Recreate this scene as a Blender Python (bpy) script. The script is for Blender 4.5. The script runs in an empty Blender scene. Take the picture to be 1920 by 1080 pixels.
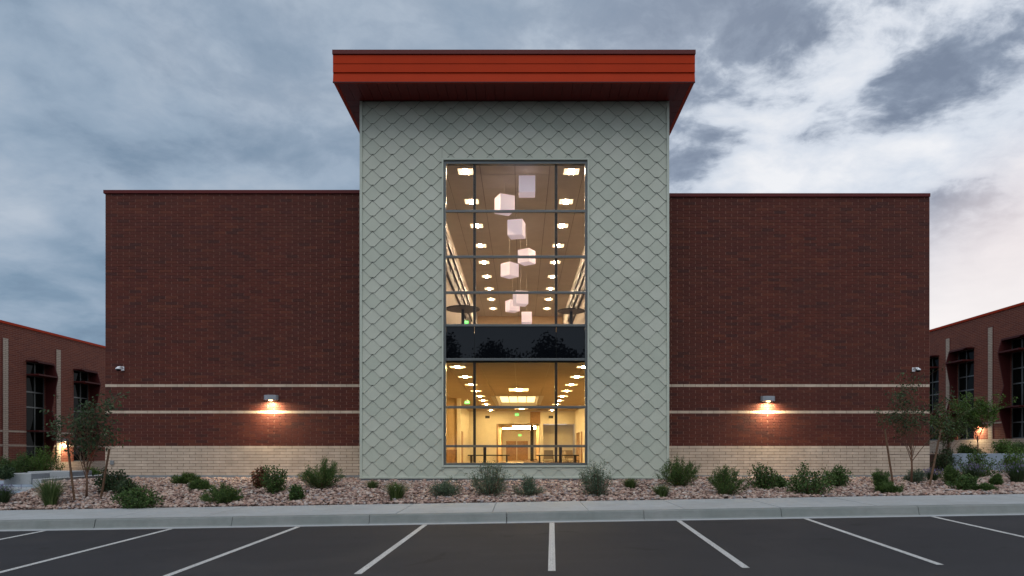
import bpy, math, random
import numpy as np
from mathutils import Vector, Matrix
random.seed(7); rng = np.random.default_rng(7)
S = bpy.context.scene; COL = S.collection
PI = math.pi; R = math.radians
CAM_H = 1.7            # every height below is written from the camera's eye level; all is lifted at the end
# ------------------------------------------------------------------ camera
cd = bpy.data.cameras.new('camera'); cam = bpy.data.objects.new('camera', cd); COL.objects.link(cam)
cam.location = (0, 0, CAM_H); cam.rotation_euler = (PI/2, 0, 0)
cd.sensor_width = 36; cd.lens = 24; cd.shift_y = 305/1920; cd.shift_x = -18/1920
cd.clip_start = 0.1; cd.clip_end = 3000
S.camera = cam
FPX, VX, VY = 1280.0, 978.0, 845.0
# ------------------------------------------------------------------ render settings
S.view_settings.view_transform = 'Standard'; S.view_settings.look = 'None'
S.view_settings.gamma = 1; S.view_settings.exposure = 0.0; S.view_settings.use_curve_mapping = False
S.render.engine = 'CYCLES'
S.cycles.use_denoising = True; S.cycles.max_bounces = 7; S.cycles.transparent_max_bounces = 12
S.cycles.sample_clamp_indirect = 4.0; S.cycles.caustics_reflective = False; S.cycles.caustics_refractive = False

# ------------------------------------------------------------------ node helper
class NT:
    def __init__(s, tree): s.t = tree; s.n = tree.nodes; s.l = tree.links
    def new(s, typ, **kw):
        n = s.n.new(typ)
        for k, v in kw.items():
            if k.startswith('_'): setattr(n, k[1:], v)
        return n
    def put(s, sock, v):
        if isinstance(v, bpy.types.NodeSocket): s.l.new(v, sock)
        elif v is not None: sock.default_value = v
    def math(s, op, a, b=None, c=None, clamp=False):
        n = s.n.new('ShaderNodeMath'); n.operation = op; n.use_clamp = clamp
        s.put(n.inputs[0], a)
        if b is not None: s.put(n.inputs[1], b)
        if c is not None: s.put(n.inputs[2], c)
        return n.outputs[0]
    def mix(s, f, a, b, blend='MIX'):
        n = s.n.new('ShaderNodeMix'); n.data_type = 'RGBA'; n.blend_type = blend
        s.put(n.inputs[0], f)
        s.put(n.inputs[6], (*a, 1) if isinstance(a, tuple) and len(a) == 3 else a)
        s.put(n.inputs[7], (*b, 1) if isinstance(b, tuple) and len(b) == 3 else b)
        return n.outputs[2]
    def noise(s, vec, scale, detail=4, rough=.55, dist=0.0):
        n = s.n.new('ShaderNodeTexNoise'); s.put(n.inputs['Vector'], vec)
        n.inputs['Scale'].default_value = scale; n.inputs['Detail'].default_value = detail
        n.inputs['Roughness'].default_value = rough; n.inputs['Distortion'].default_value = dist
        return n.outputs[0]
    def ramp(s, f, stops):
        n = s.n.new('ShaderNodeValToRGB'); s.put(n.inputs[0], f)
        cr = n.color_ramp
        while len(cr.elements) < len(stops): cr.elements.new(.5)
        for e, (p, c) in zip(cr.elements, stops): e.position = p; e.color = (*c, 1)
        return n.outputs[0]
    def maprange(s, v, a, b, c=0., d=1., smooth=False):
        n = s.n.new('ShaderNodeMapRange'); n.clamp = True
        if smooth: n.interpolation_type = 'SMOOTHSTEP'
        s.put(n.inputs[0], v)
        for i, x in enumerate((a, b, c, d)): n.inputs[i+1].default_value = x
        return n.outputs[0]

# ------------------------------------------------------------------ world: overcast dusk sky
SUN_EL, SUN_ROT = R(58), R(180)
W = bpy.data.worlds.new('World'); S.world = W; W.use_nodes = True
w = NT(W.node_tree); w.n.clear()
tc = w.new('ShaderNodeTexCoord')
sep = w.new('ShaderNodeSeparateXYZ'); w.put(sep.inputs[0], tc.outputs['Generated'])
dx, dy, dz = sep.outputs
sky = w.new('ShaderNodeTexSky'); sky.sky_type = 'NISHITA'; sky.sun_disc = False
sky.sun_elevation = SUN_EL; sky.sun_rotation = SUN_ROT; sky.air_density = 1.0; sky.dust_density = 1.5; sky.ozone_density = 2.0
skyv = w.mix(1.0, sky.outputs[0], (.07, .075, .085), 'MULTIPLY')
# cloud sheet at a height: direction divided by its upward share
dzc = w.math('MAXIMUM', dz, 0.0)
inv = w.math('DIVIDE', 1.0, w.math('ADD', dzc, 0.30))
comb = w.new('ShaderNodeCombineXYZ')
w.put(comb.inputs[0], w.math('MULTIPLY', dx, inv)); w.put(comb.inputs[1], w.math('MULTIPLY', dy, inv)); comb.inputs[2].default_value = 7.1
cp = comb.outputs[0]
wv = w.new('ShaderNodeTexNoise'); w.put(wv.inputs['Vector'], cp); wv.inputs['Scale'].default_value = 1.3; wv.inputs['Detail'].default_value = 5
vadd = w.new('ShaderNodeVectorMath'); vadd.operation = 'MULTIPLY_ADD'; w.put(vadd.inputs[0], wv.outputs['Color']); vadd.inputs[1].default_value = (.34, .34, .34); w.put(vadd.inputs[2], cp)
cpw = vadd.outputs[0]
nbig = w.noise(cp, 0.8, 6, .55, .2)
nmed = w.noise(cpw, 3.0, 9, .54)
nfine = w.noise(cpw, 8.0, 8, .62)
def dot3(v):
    n = w.new('ShaderNodeVectorMath'); n.operation = 'DOT_PRODUCT'
    w.put(n.inputs[0], tc.outputs['Generated']); n.inputs[1].default_value = Vector(v).normalized(); return n.outputs['Value']
# afterglow towards the low right of the picture
glow = w.maprange(dot3((.85, 1, .16)), .66, .93, 0, 1, True)
pink = w.maprange(dot3((.80, 1, .22)), .975, 1.0, 0, 1, True)
tex = w.math('ADD', w.math('MULTIPLY', nmed, .72), w.math('MULTIPLY', nfine, .28))
# left: soft blue grey stratus;  right: bright veil
left = w.ramp(w.math('ADD', w.math('MULTIPLY', nbig, .55), w.math('MULTIPLY', tex, .45)), [(.39, (.15, .215, .31)), (.46, (.22, .315, .425)), (.53, (.34, .43, .54)), (.61, (.49, .56, .65))])
right = w.ramp(tex, [(.38, (.44, .50, .61)), (.46, (.60, .66, .76)), (.53, (.74, .79, .87)), (.62, (.93, .94, .97))])
veil = w.mix(glow, left, right)
thr = w.math('SUBTRACT', tex, w.math('MULTIPLY', w.maprange(dz, .2, .5, 0, 1), .10))
puff = w.maprange(thr, .370, .468, 1, 0, True)
elev = w.maprange(dz, .21, .33, 0, 1, True)
cover = w.math('MULTIPLY', w.math('MULTIPLY', puff, elev), w.math('ADD', w.math('MULTIPLY', glow, .72), .22))
dark = w.ramp(w.math('ADD', w.math('MULTIPLY', thr, .7), w.math('MULTIPLY', nfine, .3)), [(.36, (.19, .235, .32)), (.43, (.26, .315, .41)), (.50, (.42, .48, .58))])
skyc = w.mix(cover, veil, dark)
skyc = w.mix(w.math('MULTIPLY', pink, .6), skyc, (1.0, .83, .78))
lowr = w.math('MULTIPLY', w.maprange(dz, .12, .30, 1, 0, True), glow)
skyc = w.mix(w.math('MULTIPLY', lowr, .88), skyc, (1.02, .97, .95))
# the unseen half of the sky behind the photographer: plain bright overcast
back = w.maprange(dy, .15, -.35, 0, 1, True)
backc = w.mix(w.maprange(nbig, .35, .65), (.52, .60, .69), (.72, .77, .84))
skyc = w.mix(back, skyc, backc)
skyc = w.mix(.93, skyv, skyc)
bg = w.new('ShaderNodeBackground'); w.put(bg.inputs[0], skyc); bg.inputs[1].default_value = 1.0
wo = w.new('ShaderNodeOutputWorld'); w.l.new(bg.outputs[0], wo.inputs[0])
# ------------------------------------------------------------------ sun: very soft unseen fill, added behind the camera to light the facade
sl = bpy.data.lights.new('fill_sun', 'SUN'); sl.energy = 1.0; sl.angle = R(50); sl.color = (1, .95, .88)
fill_sun = bpy.data.objects.new('fill_sun', sl); COL.objects.link(fill_sun)
sd = Vector((math.sin(SUN_ROT)*math.cos(SUN_EL), math.cos(SUN_ROT)*math.cos(SUN_EL), math.sin(SUN_EL)))
fill_sun.rotation_euler = sd.to_track_quat('Z', 'Y').to_euler()

# ------------------------------------------------------------------ materials
def mat(name, base, rough=.8, metal=0, spec=.5, var=.12, vscale=3, bump=0, bscale=40, attr=None, emit=None, estr=1, fn=None, dirt=None):
    m = bpy.data.materials.new(name); m.use_nodes = True; t = NT(m.node_tree)
    b = t.n['Principled BSDF']
    tcn = t.new('ShaderNodeTexCoord'); g = t.new('ShaderNodeNewGeometry'); pos = g.outputs['Position']
    if attr:
        a = t.new('ShaderNodeAttribute'); a.attribute_name = 'rnd'
        c = t.ramp(a.outputs['Fac'], attr)
    else:
        c = t.mix(0, base, base)
    if var:
        n = t.noise(pos, vscale, 5, .6)
        k = t.maprange(n, .3, .7, 1-var, 1+var)
        cc = t.new('ShaderNodeCombineColor'); [t.put(cc.inputs[i], k) for i in range(3)]
        c = t.mix(1, c, cc.outputs[0], 'MULTIPLY')
    if fn: c = fn(t, c, pos)
    t.put(b.inputs['Base Color'], c)
    b.inputs['Roughness'].default_value = rough; b.inputs['Metallic'].default_value = metal
    b.inputs['Specular IOR Level'].default_value = spec
    if bump:
        n = t.noise(pos, bscale, 6, .65); bn = t.new('ShaderNodeBump'); bn.inputs['Strength'].default_value = bump
        bn.inputs['Distance'].default_value = .02; t.put(bn.inputs['Height'], n); t.l.new(bn.outputs[0], b.inputs['Normal'])
    if emit:
        b.inputs['Emission Color'].default_value = (*emit, 1); b.inputs['Emission Strength'].default_value = estr
    return m
M = {}
def brick_dirt(t, c, pos):
    # broad weathering patches and pale salt bloom
    n = t.noise(pos, .55, 4, .6); c = t.mix(t.maprange(n, .35, .7, 0, .35), c, (.060, .024, .020))
    n2 = t.noise(pos, 26, 4, .7); return t.mix(t.maprange(n2, .5, .8, 0, .35), c, (.13, .055, .04))
M['brick'] = mat('dark_red_brick', None, .82, spec=.3, attr=[(0, (0.0619, 0.0206, 0.0189)), (0.06, (0.0688, 0.0224, 0.0189)), (0.12, (0.0894, 0.0232, 0.0172)), (0.45, (0.1066, 0.0267, 0.0181)), (0.7, (0.0877, 0.0215, 0.0172)), (0.88, (0.129, 0.0361, 0.0215)), (1, (0.0757, 0.0215, 0.0198))], fn=brick_dirt, bump=.35, bscale=90)
M['mortar'] = mat('brick_mortar', (.30, .17, .135), .95, spec=.1, bump=.3)
def cream_dirt(t, c, pos):
    sp = t.new('ShaderNodeSeparateXYZ'); t.put(sp.inputs[0], pos)
    n = t.noise(pos, 1.1, 5, .65); c = t.mix(t.maprange(n, .45, .75, 0, .35), c, (.33, .27, .22))
    return c
M['cream'] = mat('cream_brick', None, .8, spec=.25, attr=[(0, (.50, .41, .33)), (.5, (.535, .44, .355)), (1, (.565, .47, .385))], fn=cream_dirt, bump=.3, bscale=80)
M['cmortar'] = mat('dark_mortar', (.16, .11, .09), .95, spec=.1)
M['shingle'] = mat('sage_metal_shingle', None, .42, metal=.0, spec=.45, var=.05, vscale=1.5, attr=[(0, (.41, .455, .39)), (.5, (.445, .485, .415)), (1, (.48, .515, .45))])
M['trim'] = mat('sage_metal_trim', (.47, .52, .455), .4, spec=.5, var=.04)
M['joint'] = mat('dark_underlay_seam_shade', (.03, .035, .033), .9)  # dark backing, also the painted shadow in the shingle seams
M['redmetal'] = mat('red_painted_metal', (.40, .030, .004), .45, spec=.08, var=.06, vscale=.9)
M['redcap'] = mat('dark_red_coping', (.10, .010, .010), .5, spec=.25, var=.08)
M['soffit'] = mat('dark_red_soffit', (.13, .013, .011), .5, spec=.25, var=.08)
M['shade'] = mat('maroon_window_shade', (.065, .013, .013), .6, spec=.2, var=.08)
M['found'] = mat('foundation_concrete', (.23, .25, .27), .9, var=.15, bump=.2)
M['alu'] = mat('anodised_frame', (.13, .145, .15), .38, metal=.4, spec=.5, var=.05)
M['bronze'] = mat('dark_mullion', (.025, .02, .018), .5, var=0)
M['white'] = mat('white_plastic', (.72, .76, .82), .35, var=.03)
M['lamp'] = mat('grey_lamp_housing', (.30, .33, .38), .4, metal=.3, var=.05)
M['bulb'] = mat('lamp_glass', (.9, .7, .5), .5, var=0, emit=(1, .66, .30), estr=14)
M['troffer'] = mat('ceiling_light_diffuser', (.9, .85, .75), .5, var=0, emit=(1, .64, .27), estr=3.2)
M['troffer_up'] = mat('ceiling_light_diffuser_upstairs', (.9, .85, .75), .5, var=0, emit=(1, .68, .40), estr=2.0)
M['basket'] = mat('lamp_basket', (.9, .85, .75), .5, var=0, emit=(1, .72, .31), estr=370)
M['basket_up'] = mat('lamp_basket_upstairs', (.9, .85, .75), .5, var=0, emit=(1, .73, .48), estr=380)
M['lframe'] = mat('light_frame', (.8, .76, .7), .5, var=0)
M['coffer'] = mat('coffer_diffuser', (.9, .85, .7), .5, var=0, emit=(1, .74, .36), estr=2.2)
M['tile'] = mat('ceiling_tile', (.66, .54, .40), .95, spec=.1, var=.05, vscale=1.5)
M['tileup'] = mat('upper_ceiling_tile', (.60, .56, .50), .95, spec=.1, var=.05, vscale=1.5)
M['tgrid'] = mat('ceiling_grid', (.75, .68, .55), .6, var=0)
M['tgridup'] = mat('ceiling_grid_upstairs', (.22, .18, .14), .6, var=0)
M['iwall'] = mat('interior_paint', (.74, .66, .52), .85, var=.04, spec=.2)
M['iwall2'] = mat('interior_tan_paint', (.60, .44, .26), .85, var=.04, spec=.2)
M['ifloor'] = mat('interior_floor', (.25, .19, .13), .4, var=.1)
M['wood'] = mat('interior_wood', (.33, .18, .08), .5, var=.2, vscale=6)
M['darkint'] = mat('dark_table', (.03, .022, .018), .45, var=.1)
M['chairm'] = mat('chair_shell', (.22, .17, .12), .5, var=.1)
M['exit'] = mat('exit_green', (.1, .6, .15), .5, var=0, emit=(.12, .95, .16), estr=1.1)
M['exitw'] = mat('exit_letter', (.9, .95, .9), .5, var=0, emit=(.8, 1, .8), estr=1.3)
M['pend'] = mat('lavender_shade', (.82, .76, .82), .7, var=.03, emit=(.66, .54, .62), estr=.55)
M['cord'] = mat('lamp_cord', (.6, .55, .5), .5, var=0)
def glassmat(name, dark=False, tint=(1, 1, 1), refl=None):
    m = bpy.data.materials.new(name); m.use_nodes = True; t = NT(m.node_tree); t.n.clear()
    fr = t.new('ShaderNodeFresnel'); fr.inputs[0].default_value = 1.5
    gl = t.new('ShaderNodeBsdfGlossy'); gl.inputs['Roughness'].default_value = .01
    gl.inputs['Color'].default_value = (.85, .92, 1, 1)
    nz = t.noise(t.new('ShaderNodeNewGeometry').outputs['Position'], .9, 2, .5)
    bn = t.new('ShaderNodeBump'); bn.inputs['Strength'].default_value = .03; bn.inputs['Distance'].default_value = .05
    t.put(bn.inputs['Height'], nz); t.l.new(bn.outputs[0], gl.inputs['Normal'])
    if dark:
        a = t.new('ShaderNodeBsdfDiffuse'); a.inputs[0].default_value = (*tint, 1)
    else:
        a = t.new('ShaderNodeBsdfTransparent'); a.inputs[0].default_value = (*tint, 1)
    mx = t.new('ShaderNodeMixShader'); t.put(mx.inputs[0], t.math('MULTIPLY', fr.outputs[0], .5 if not dark else (refl or .62)))
    t.l.new(a.outputs[0], mx.inputs[1]); t.l.new(gl.outputs[0], mx.inputs[2])
    o = t.new('ShaderNodeOutputMaterial'); t.l.new(mx.outputs[0], o.inputs[0]); return m
M['glass'] = glassmat('clear_glass', False, (.93, .93, .91))
M['spandrel'] = glassmat('dark_spandrel_glass', True, (.004, .005, .007))
M['farglass'] = glassmat('unlit_window_glass', True, (.006, .007, .006), .2)
def asph(t, c, pos):
    n = t.noise(pos, 260, 3, .8); c = t.mix(t.maprange(n, .45, .75, 0, .8), c, (.085, .08, .085))
    n = t.noise(pos, 130, 3, .8); c = t.mix(t.maprange(n, .56, .68, 0, .7), c, (.012, .012, .012))
    mp = t.new('ShaderNodeMapping'); mp.inputs['Scale'].default_value = (.12, 1.6, 1); t.put(mp.inputs[0], pos)
    n = t.noise(mp.outputs[0], 1.2, 5, .6); c = t.mix(t.maprange(n, .4, .7, 0, .45), c, (.022, .021, .024))
    n = t.noise(pos, 1.7, 6, .7); c = t.mix(t.maprange(n, .62, .72, 0, .3), c, (.08, .075, .07))
    n = t.noise(pos, .35, 6, .6, .6); c = t.mix(t.maprange(n, .50, .62, 0, .5), c, (.042, .041, .044))
    n = t.noise(pos, .9, 3, .5, 1.5); return t.mix(t.maprange(n, .66, .70, 0, .5), c, (.012, .012, .013))
M['asphalt'] = mat('asphalt', (.021, .022, .027), .85, spec=.3, var=.15, vscale=.6, bump=.5, bscale=120, fn=asph)
def conc(t, c, pos):
    n = t.noise(pos, .8, 6, .7); c = t.mix(t.maprange(n, .42, .66, 0, .5), c, (.29, .30, .30))
    n = t.noise(pos, 5, 6, .75); c = t.mix(t.maprange(n, .55, .70, 0, .5), c, (.20, .20, .19))
    n = t.noise(pos, 60, 3, .7); return t.mix(t.maprange(n, .6, .8, 0, .3), c, (.2, .2, .2))
M['concrete'] = mat('sidewalk_concrete', (.37, .395, .415), .9, spec=.25, var=.05, bump=.15, bscale=150, fn=conc)
def kerbc(t, c, pos):
    c = conc(t, c, pos)
    mp = t.new('ShaderNodeMapping'); mp.inputs['Scale'].default_value = (.5, 1, 6); t.put(mp.inputs[0], pos)
    n = t.noise(mp.outputs[0], 3, 6, .7); return t.mix(t.maprange(n, .5, .75, 0, .4), c, (.17, .165, .155))
M['kerb'] = mat('kerb_concrete', (.185, .208, .205), .9, spec=.25, var=.08, bump=.25, bscale=90, fn=kerbc)
def paint(t, c, pos):
    n = t.noise(pos, 90, 5, .75); c = t.mix(t.maprange(n, .47, .60, 0, .95), c, (.10, .10, .10))
    n = t.noise(pos, 6, 5, .75); return t.mix(t.maprange(n, .5, .75, 0, .35), c, (.3, .3, .3))
M['paint'] = mat('white_road_paint', (.62, .63, .63), .7, spec=.3, fn=paint, bump=.3, bscale=120)
M['soil'] = mat('bed_soil', (.17, .12, .10), .95, spec=.1, var=.35, vscale=14, bump=.6, bscale=30)
M['terrain'] = mat('far_ground', (.12, .10, .08), .95, spec=.1, var=.2)
M['rock'] = mat('pink_gravel', None, .85, spec=.25, var=.18, vscale=40, attr=[(0, (0.15, 0.11, 0.105)), (0.12, (0.22, 0.145, 0.125)), (0.3, (0.33, 0.225, 0.19)), (0.5, (0.4, 0.285, 0.245)), (0.7, (0.44, 0.34, 0.295)), (0.85, (0.5, 0.42, 0.375)), (0.94, (0.25, 0.23, 0.25)), (1, (0.56, 0.51, 0.47))])
M['blue'] = mat('blue_grey_steps', (.26, .32, .40), .85, var=.1, bump=.15)
M['bark'] = mat('brown_bark', (.13, .07, .045), .9, var=.3, vscale=20, bump=.5)
M['stake'] = mat('timber_stake', (.10, .055, .032), .9, var=.3, vscale=15)
M['wire'] = mat('guy_wire', (.08, .06, .05), .6, var=0)
def leafmat(name, stops, trans=.25):
    m = mat(name, None, .6, spec=.35, var=.18, vscale=9, attr=stops)
    t = NT(m.node_tree); b = t.n['Principled BSDF']; out = t.n['Material Output']
    tr = t.new('ShaderNodeBsdfTranslucent'); t.l.new(b.inputs['Base Color'].links[0].from_socket, tr.inputs[0])
    mx = t.new('ShaderNodeMixShader'); mx.inputs[0].default_value = trans
    t.l.new(b.outputs[0], mx.inputs[1]); t.l.new(tr.outputs[0], mx.inputs[2]); t.l.new(mx.outputs[0], out.inputs[0]); return m
M['leaf'] = leafmat('green_leaf', [(0, (.030, .060, .018)), (.5, (.055, .110, .028)), (1, (.10, .17, .045))])
M['leafdark'] = leafmat('dark_leaf', [(0, (.022, .045, .022)), (.5, (.042, .078, .034)), (1, (.075, .12, .05))])
M['leafbright'] = leafmat('bright_leaf', [(0, (.045, .09, .018)), (.5, (.08, .16, .03)), (1, (.14, .24, .05))])
M['sage'] = leafmat('grey_green_leaf', [(0, (.05, .085, .055)), (.5, (.085, .135, .085)), (1, (.14, .20, .13))])
M['jun'] = leafmat('juniper_needle', [(0, (.030, .062, .020)), (.5, (.06, .115, .028)), (1, (.12, .19, .045))])
M['junred'] = leafmat('reddish_leaf', [(0, (.10, .03, .02)), (.5, (.16, .05, .03)), (1, (.10, .12, .04))])
M['grass'] = leafmat('grass_blade', [(0, (.035, .07, .02)), (.5, (.075, .13, .035)), (1, (.16, .21, .08))])
M['lav'] = leafmat('lavender_flower', [(0, (.13, .11, .22)), (.6, (.24, .20, .38)), (1, (.12, .16, .09))])
M['wflow'] = mat('pale_flower', (.6, .6, .55), .8, var=.1)
M['treeblack'] = leafmat('far_tree_leaf', [(0, (.008, .014, .006)), (1, (.02, .03, .012))], .05)
def farbrick(t, c, pos):
    sp = t.new('ShaderNodeSeparateXYZ'); t.put(sp.inputs[0], pos)
    cb = t.new('ShaderNodeCombineXYZ'); t.put(cb.inputs[0], t.math('ADD', sp.outputs[0], sp.outputs[1])); t.put(cb.inputs[1], sp.outputs[2])
    bt = t.new('ShaderNodeTexBrick'); t.put(bt.inputs[0], cb.outputs[0]); bt.inputs['Scale'].default_value = 1
    bt.inputs['Brick Width'].default_value = .406; bt.inputs['Row Height'].default_value = .099; bt.inputs['Mortar Size'].default_value = .007
    bt.inputs['Color1'].default_value = (.20, .062, .040, 1); bt.inputs['Color2'].default_value = (.14, .044, .034, 1); bt.inputs['Mortar'].default_value = (.30, .19, .15, 1)
    return t.mix(.92, c, bt.outputs[0])
M['farbrick'] = mat('far_red_brick', (.18, .055, .04), .85, spec=.2, fn=farbrick)
def farcream(t, c, pos):
    sp = t.new('ShaderNodeSeparateXYZ'); t.put(sp.inputs[0], pos)
    cb = t.new('ShaderNodeCombineXYZ'); t.put(cb.inputs[0], t.math('ADD', sp.outputs[0], sp.outputs[1])); t.put(cb.inputs[1], sp.outputs[2])
    bt = t.new('ShaderNodeTexBrick'); t.put(bt.inputs[0], cb.outputs[0]); bt.inputs['Scale'].default_value = 1
    bt.inputs['Brick Width'].default_value = .406; bt.inputs['Row Height'].default_value = .099; bt.inputs['Mortar Size'].default_value = .009
    bt.inputs['Color1'].default_value = (.52, .44, .36, 1); bt.inputs['Color2'].default_value = (.46, .39, .32, 1); bt.inputs['Mortar'].default_value = (.16, .11, .09, 1)
    return t.mix(.95, c, bt.outputs[0])
M['farcream'] = mat('far_cream_brick', (.5, .42, .34), .85, spec=.2, fn=farcream)

# ------------------------------------------------------------------ mesh helpers
class MB:
    def __init__(s): s.v = []; s.f = []; s.r = []
    def poly(s, pts, rnd=.5):
        b = len(s.v); s.v += [tuple(p) for p in pts]; s.f.append(tuple(range(b, b+len(pts)))); s.r.append(rnd)
    def box(s, x0, x1, y0, y1, z0, z1, rnd=.5, skip=''):
        b = len(s.v)
        s.v += [(x0,y0,z0),(x1,y0,z0),(x1,y1,z0),(x0,y1,z0),(x0,y0,z1),(x1,y0,z1),(x1,y1,z1),(x0,y1,z1)]
        fs = {'b':(0,3,2,1),'t':(4,5,6,7),'f':(0,1,5,4),'k':(2,3,7,6),'l':(3,0,4,7),'r':(1,2,6,5)}
        for k, f in fs.items():
            if k not in skip: s.f.append(tuple(i+b for i in f)); s.r.append(rnd)
        return s
    def hexa(s, low, high, rnd=.5):       # two rings of the same count
        n = len(low); b = len(s.v); s.v += [tuple(p) for p in low] + [tuple(p) for p in high]
        s.f.append(tuple(b+i for i in reversed(range(n)))); s.f.append(tuple(b+n+i for i in range(n)))
        for i in range(n): s.f.append((b+i, b+(i+1)%n, b+n+(i+1)%n, b+n+i))
        s.r += [rnd]*(n+2); return s
    def tube(s, pts, rad, n=6, rnd=.5, cap=True):
        pts = [Vector(p) for p in pts]
        if not hasattr(rad, '__len__'): rad = [rad]*len(pts)
        b0 = len(s.v)
        for i, p in enumerate(pts):
            d = (pts[min(i+1, len(pts)-1)] - pts[max(i-1, 0)]).normalized()
            u = d.orthogonal().normalized() if abs(d.z) > .95 else d.cross(Vector((0,0,1))).normalized()
            if abs(d.z) > .95: u = Vector((1,0,0)) - d*d.x; u.normalize()
            v = d.cross(u)
            for k in range(n):
                a = 2*PI*k/n; s.v.append(tuple(p + (u*math.cos(a)+v*math.sin(a))*rad[i]))
        for i in range(len(pts)-1):
            for k in range(n):
                a = b0+i*n+k; c = b0+i*n+(k+1)%n
                s.f.append((a, c, c+n, a+n)); s.r.append(rnd)
        if cap:
            s.f.append(tuple(b0+k for k in reversed(range(n)))); s.f.append(tuple(b0+(len(pts)-1)*n+k for k in range(n))); s.r += [rnd]*2
        return s
    def mesh(s, name, m, smooth=False):
        me = bpy.data.meshes.new(name); me.from_pydata(s.v, [], s.f); me.materials.append(m)
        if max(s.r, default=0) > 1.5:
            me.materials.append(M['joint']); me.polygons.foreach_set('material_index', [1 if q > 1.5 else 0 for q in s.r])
        a = me.attributes.new('rnd', 'FLOAT', 'FACE'); a.data.foreach_set('value', np.array(s.r, 'f'))
        if smooth: me.polygons.foreach_set('use_smooth', [True]*len(me.polygons))
        me.update(); return me
    def build(s, name, m, parent=None, smooth=False, loc=None, bevel=0):
        o = link(name, s.mesh(name, m, smooth), parent, loc)
        if bevel:
            md = o.modifiers.new('bevel', 'BEVEL'); md.width = bevel; md.segments = 2; md.limit_method = 'ANGLE'
        return o
def link(name, data, parent=None, loc=None):
    o = bpy.data.objects.new(name, data); COL.objects.link(o)
    if parent: o.parent = parent
    if loc is not None: o.location = loc
    return o
def npmesh(name, V, F, m, rnd, smooth=False):
    """V (n,3), F (m,k) with k = 3 or 4"""
    me = bpy.data.meshes.new(name); k = F.shape[1]
    me.vertices.add(len(V)); me.vertices.foreach_set('co', V.astype('f').ravel())
    me.loops.add(F.size); me.loops.foreach_set('vertex_index', F.astype('i').ravel())
    me.polygons.add(len(F)); me.polygons.foreach_set('loop_start', np.arange(0, F.size, k, dtype='i'))
    try: me.polygons.foreach_set('loop_total', np.full(len(F), k, dtype='i'))
    except Exception: pass
    me.materials.append(m)
    a = me.attributes.new('rnd', 'FLOAT', 'FACE'); a.data.foreach_set('value', rnd.astype('f'))
    if smooth: me.polygons.foreach_set('use_smooth', np.ones(len(F), bool))
    me.update(calc_edges=True); me.validate(); return me
def thing(name, label, cat, loc=(0,0,0), group=None, rz=0):
    o = link(name, None, None, loc); o.rotation_euler.z = rz; o.empty_display_size = .2
    o['label'] = label; o['category'] = cat
    if group: o['group'] = group
    return o
def tag(o, label, cat, group=None):
    o['label'] = label; o['category'] = cat
    if group: o['group'] = group
    return o
def copy_tree(o, parent=None):
    c = o.copy(); COL.objects.link(c); c.parent = parent
    for ch in list(o.children): copy_tree(ch, c)
    return c
def struct(o): o['kind'] = 'structure'; return o
def clip(poly, axis, val, keep_less):
    out = []
    for i in range(len(poly)):
        a, b = poly[i], poly[(i+1)%len(poly)]
        ia = (a[axis] <= val) if keep_less else (a[axis] >= val); ib = (b[axis] <= val) if keep_less else (b[axis] >= val)
        if ia: out.append(a)
        if ia != ib:
            t = (val-a[axis])/(b[axis]-a[axis]); out.append((a[0]+t*(b[0]-a[0]), a[1]+t*(b[1]-a[1])))
    return out

# ------------------------------------------------------------------ ground
YK = 14.5
def zasph(x, y): return -1.93 + .016*x + .0269*y
g = MB()
for i in range(8):
    xa, xb = -60+15*i, -45+15*i
    g.poly([(xa,-60,zasph(xa,-60)),(xb,-60,zasph(xb,-60)),(xb,YK+.03,zasph(xb,YK)),(xa,YK+.03,zasph(xa,YK))])
struct(g.build('parking_lot', M['asphalt']))
g = MB(); g.poly([(-700,-700,-4.2),(700,-700,-4.2),(700,700,-4.2),(-700,700,-4.2)]); struct(g.build('terrain', M['terrain']))
# painted stall lines
lines = struct(link('painted_lines', None))
for k in range(-6, 7):
    x = .645 + 2.69*k; y1, y0 = YK-.03, 9.45; hw = .052
    g = MB(); dxl = .045
    n = 8; pts = []
    for j in range(n):
        ya, yb = y0+(y1-y0)*j/n, y0+(y1-y0)*(j+1)/n
        xa, xb = x+dxl*(ya-YK), x+dxl*(yb-YK)
        g.poly([(xa-hw,ya,zasph(xa,ya)+.005),(xa+hw,ya,zasph(xa,ya)+.005),(xb+hw,yb,zasph(xb,yb)+.005),(xb-hw,yb,zasph(xb,yb)+.005)])
    g.build('painted_line', M['paint'], lines)
# gutter pan and kerb, cast in ten foot lengths
kerb = struct(link('kerb', None))
kj0 = (950-VX)*15.05/FPX
for k in range(-6, 6):
    xa, xb = kj0+3.02*k+.006, kj0+3.02*(k+1)-.006
    if k == 0 or k == -3: xa += .006
    pan = [(YK, -.002), (YK+.46, -.022), (YK+.46, -.3), (YK, -.3)]
    g = MB(); g.hexa([(xa, y, zasph(xa, y)+h) for y, h in reversed(pan)], [(xb, y, zasph(xb, y)+h) for y, h in reversed(pan)]); g.build('gutter_segment', M['concrete'], kerb)
    prof = [(YK+.462, -.021), (YK+.49, .0), (YK+.535, .142), (YK+.55, .155), (YK+.575, .163), (YK+.68, .166), (YK+.68, -.3), (YK+.462, -.3)]
    g = MB()
    A = [(xa, y, zasph(xa, y)+h) for y, h in prof]; B = [(xb, y, zasph(xb, y)+h) for y, h in prof]
    g.hexa(list(reversed(A)), list(reversed(B))); g.build('kerb_segment', M['kerb'], kerb)
walk = struct(link('sidewalk', None))
sj0 = (927-VX)*16.3/FPX; YB = 17.6
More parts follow.
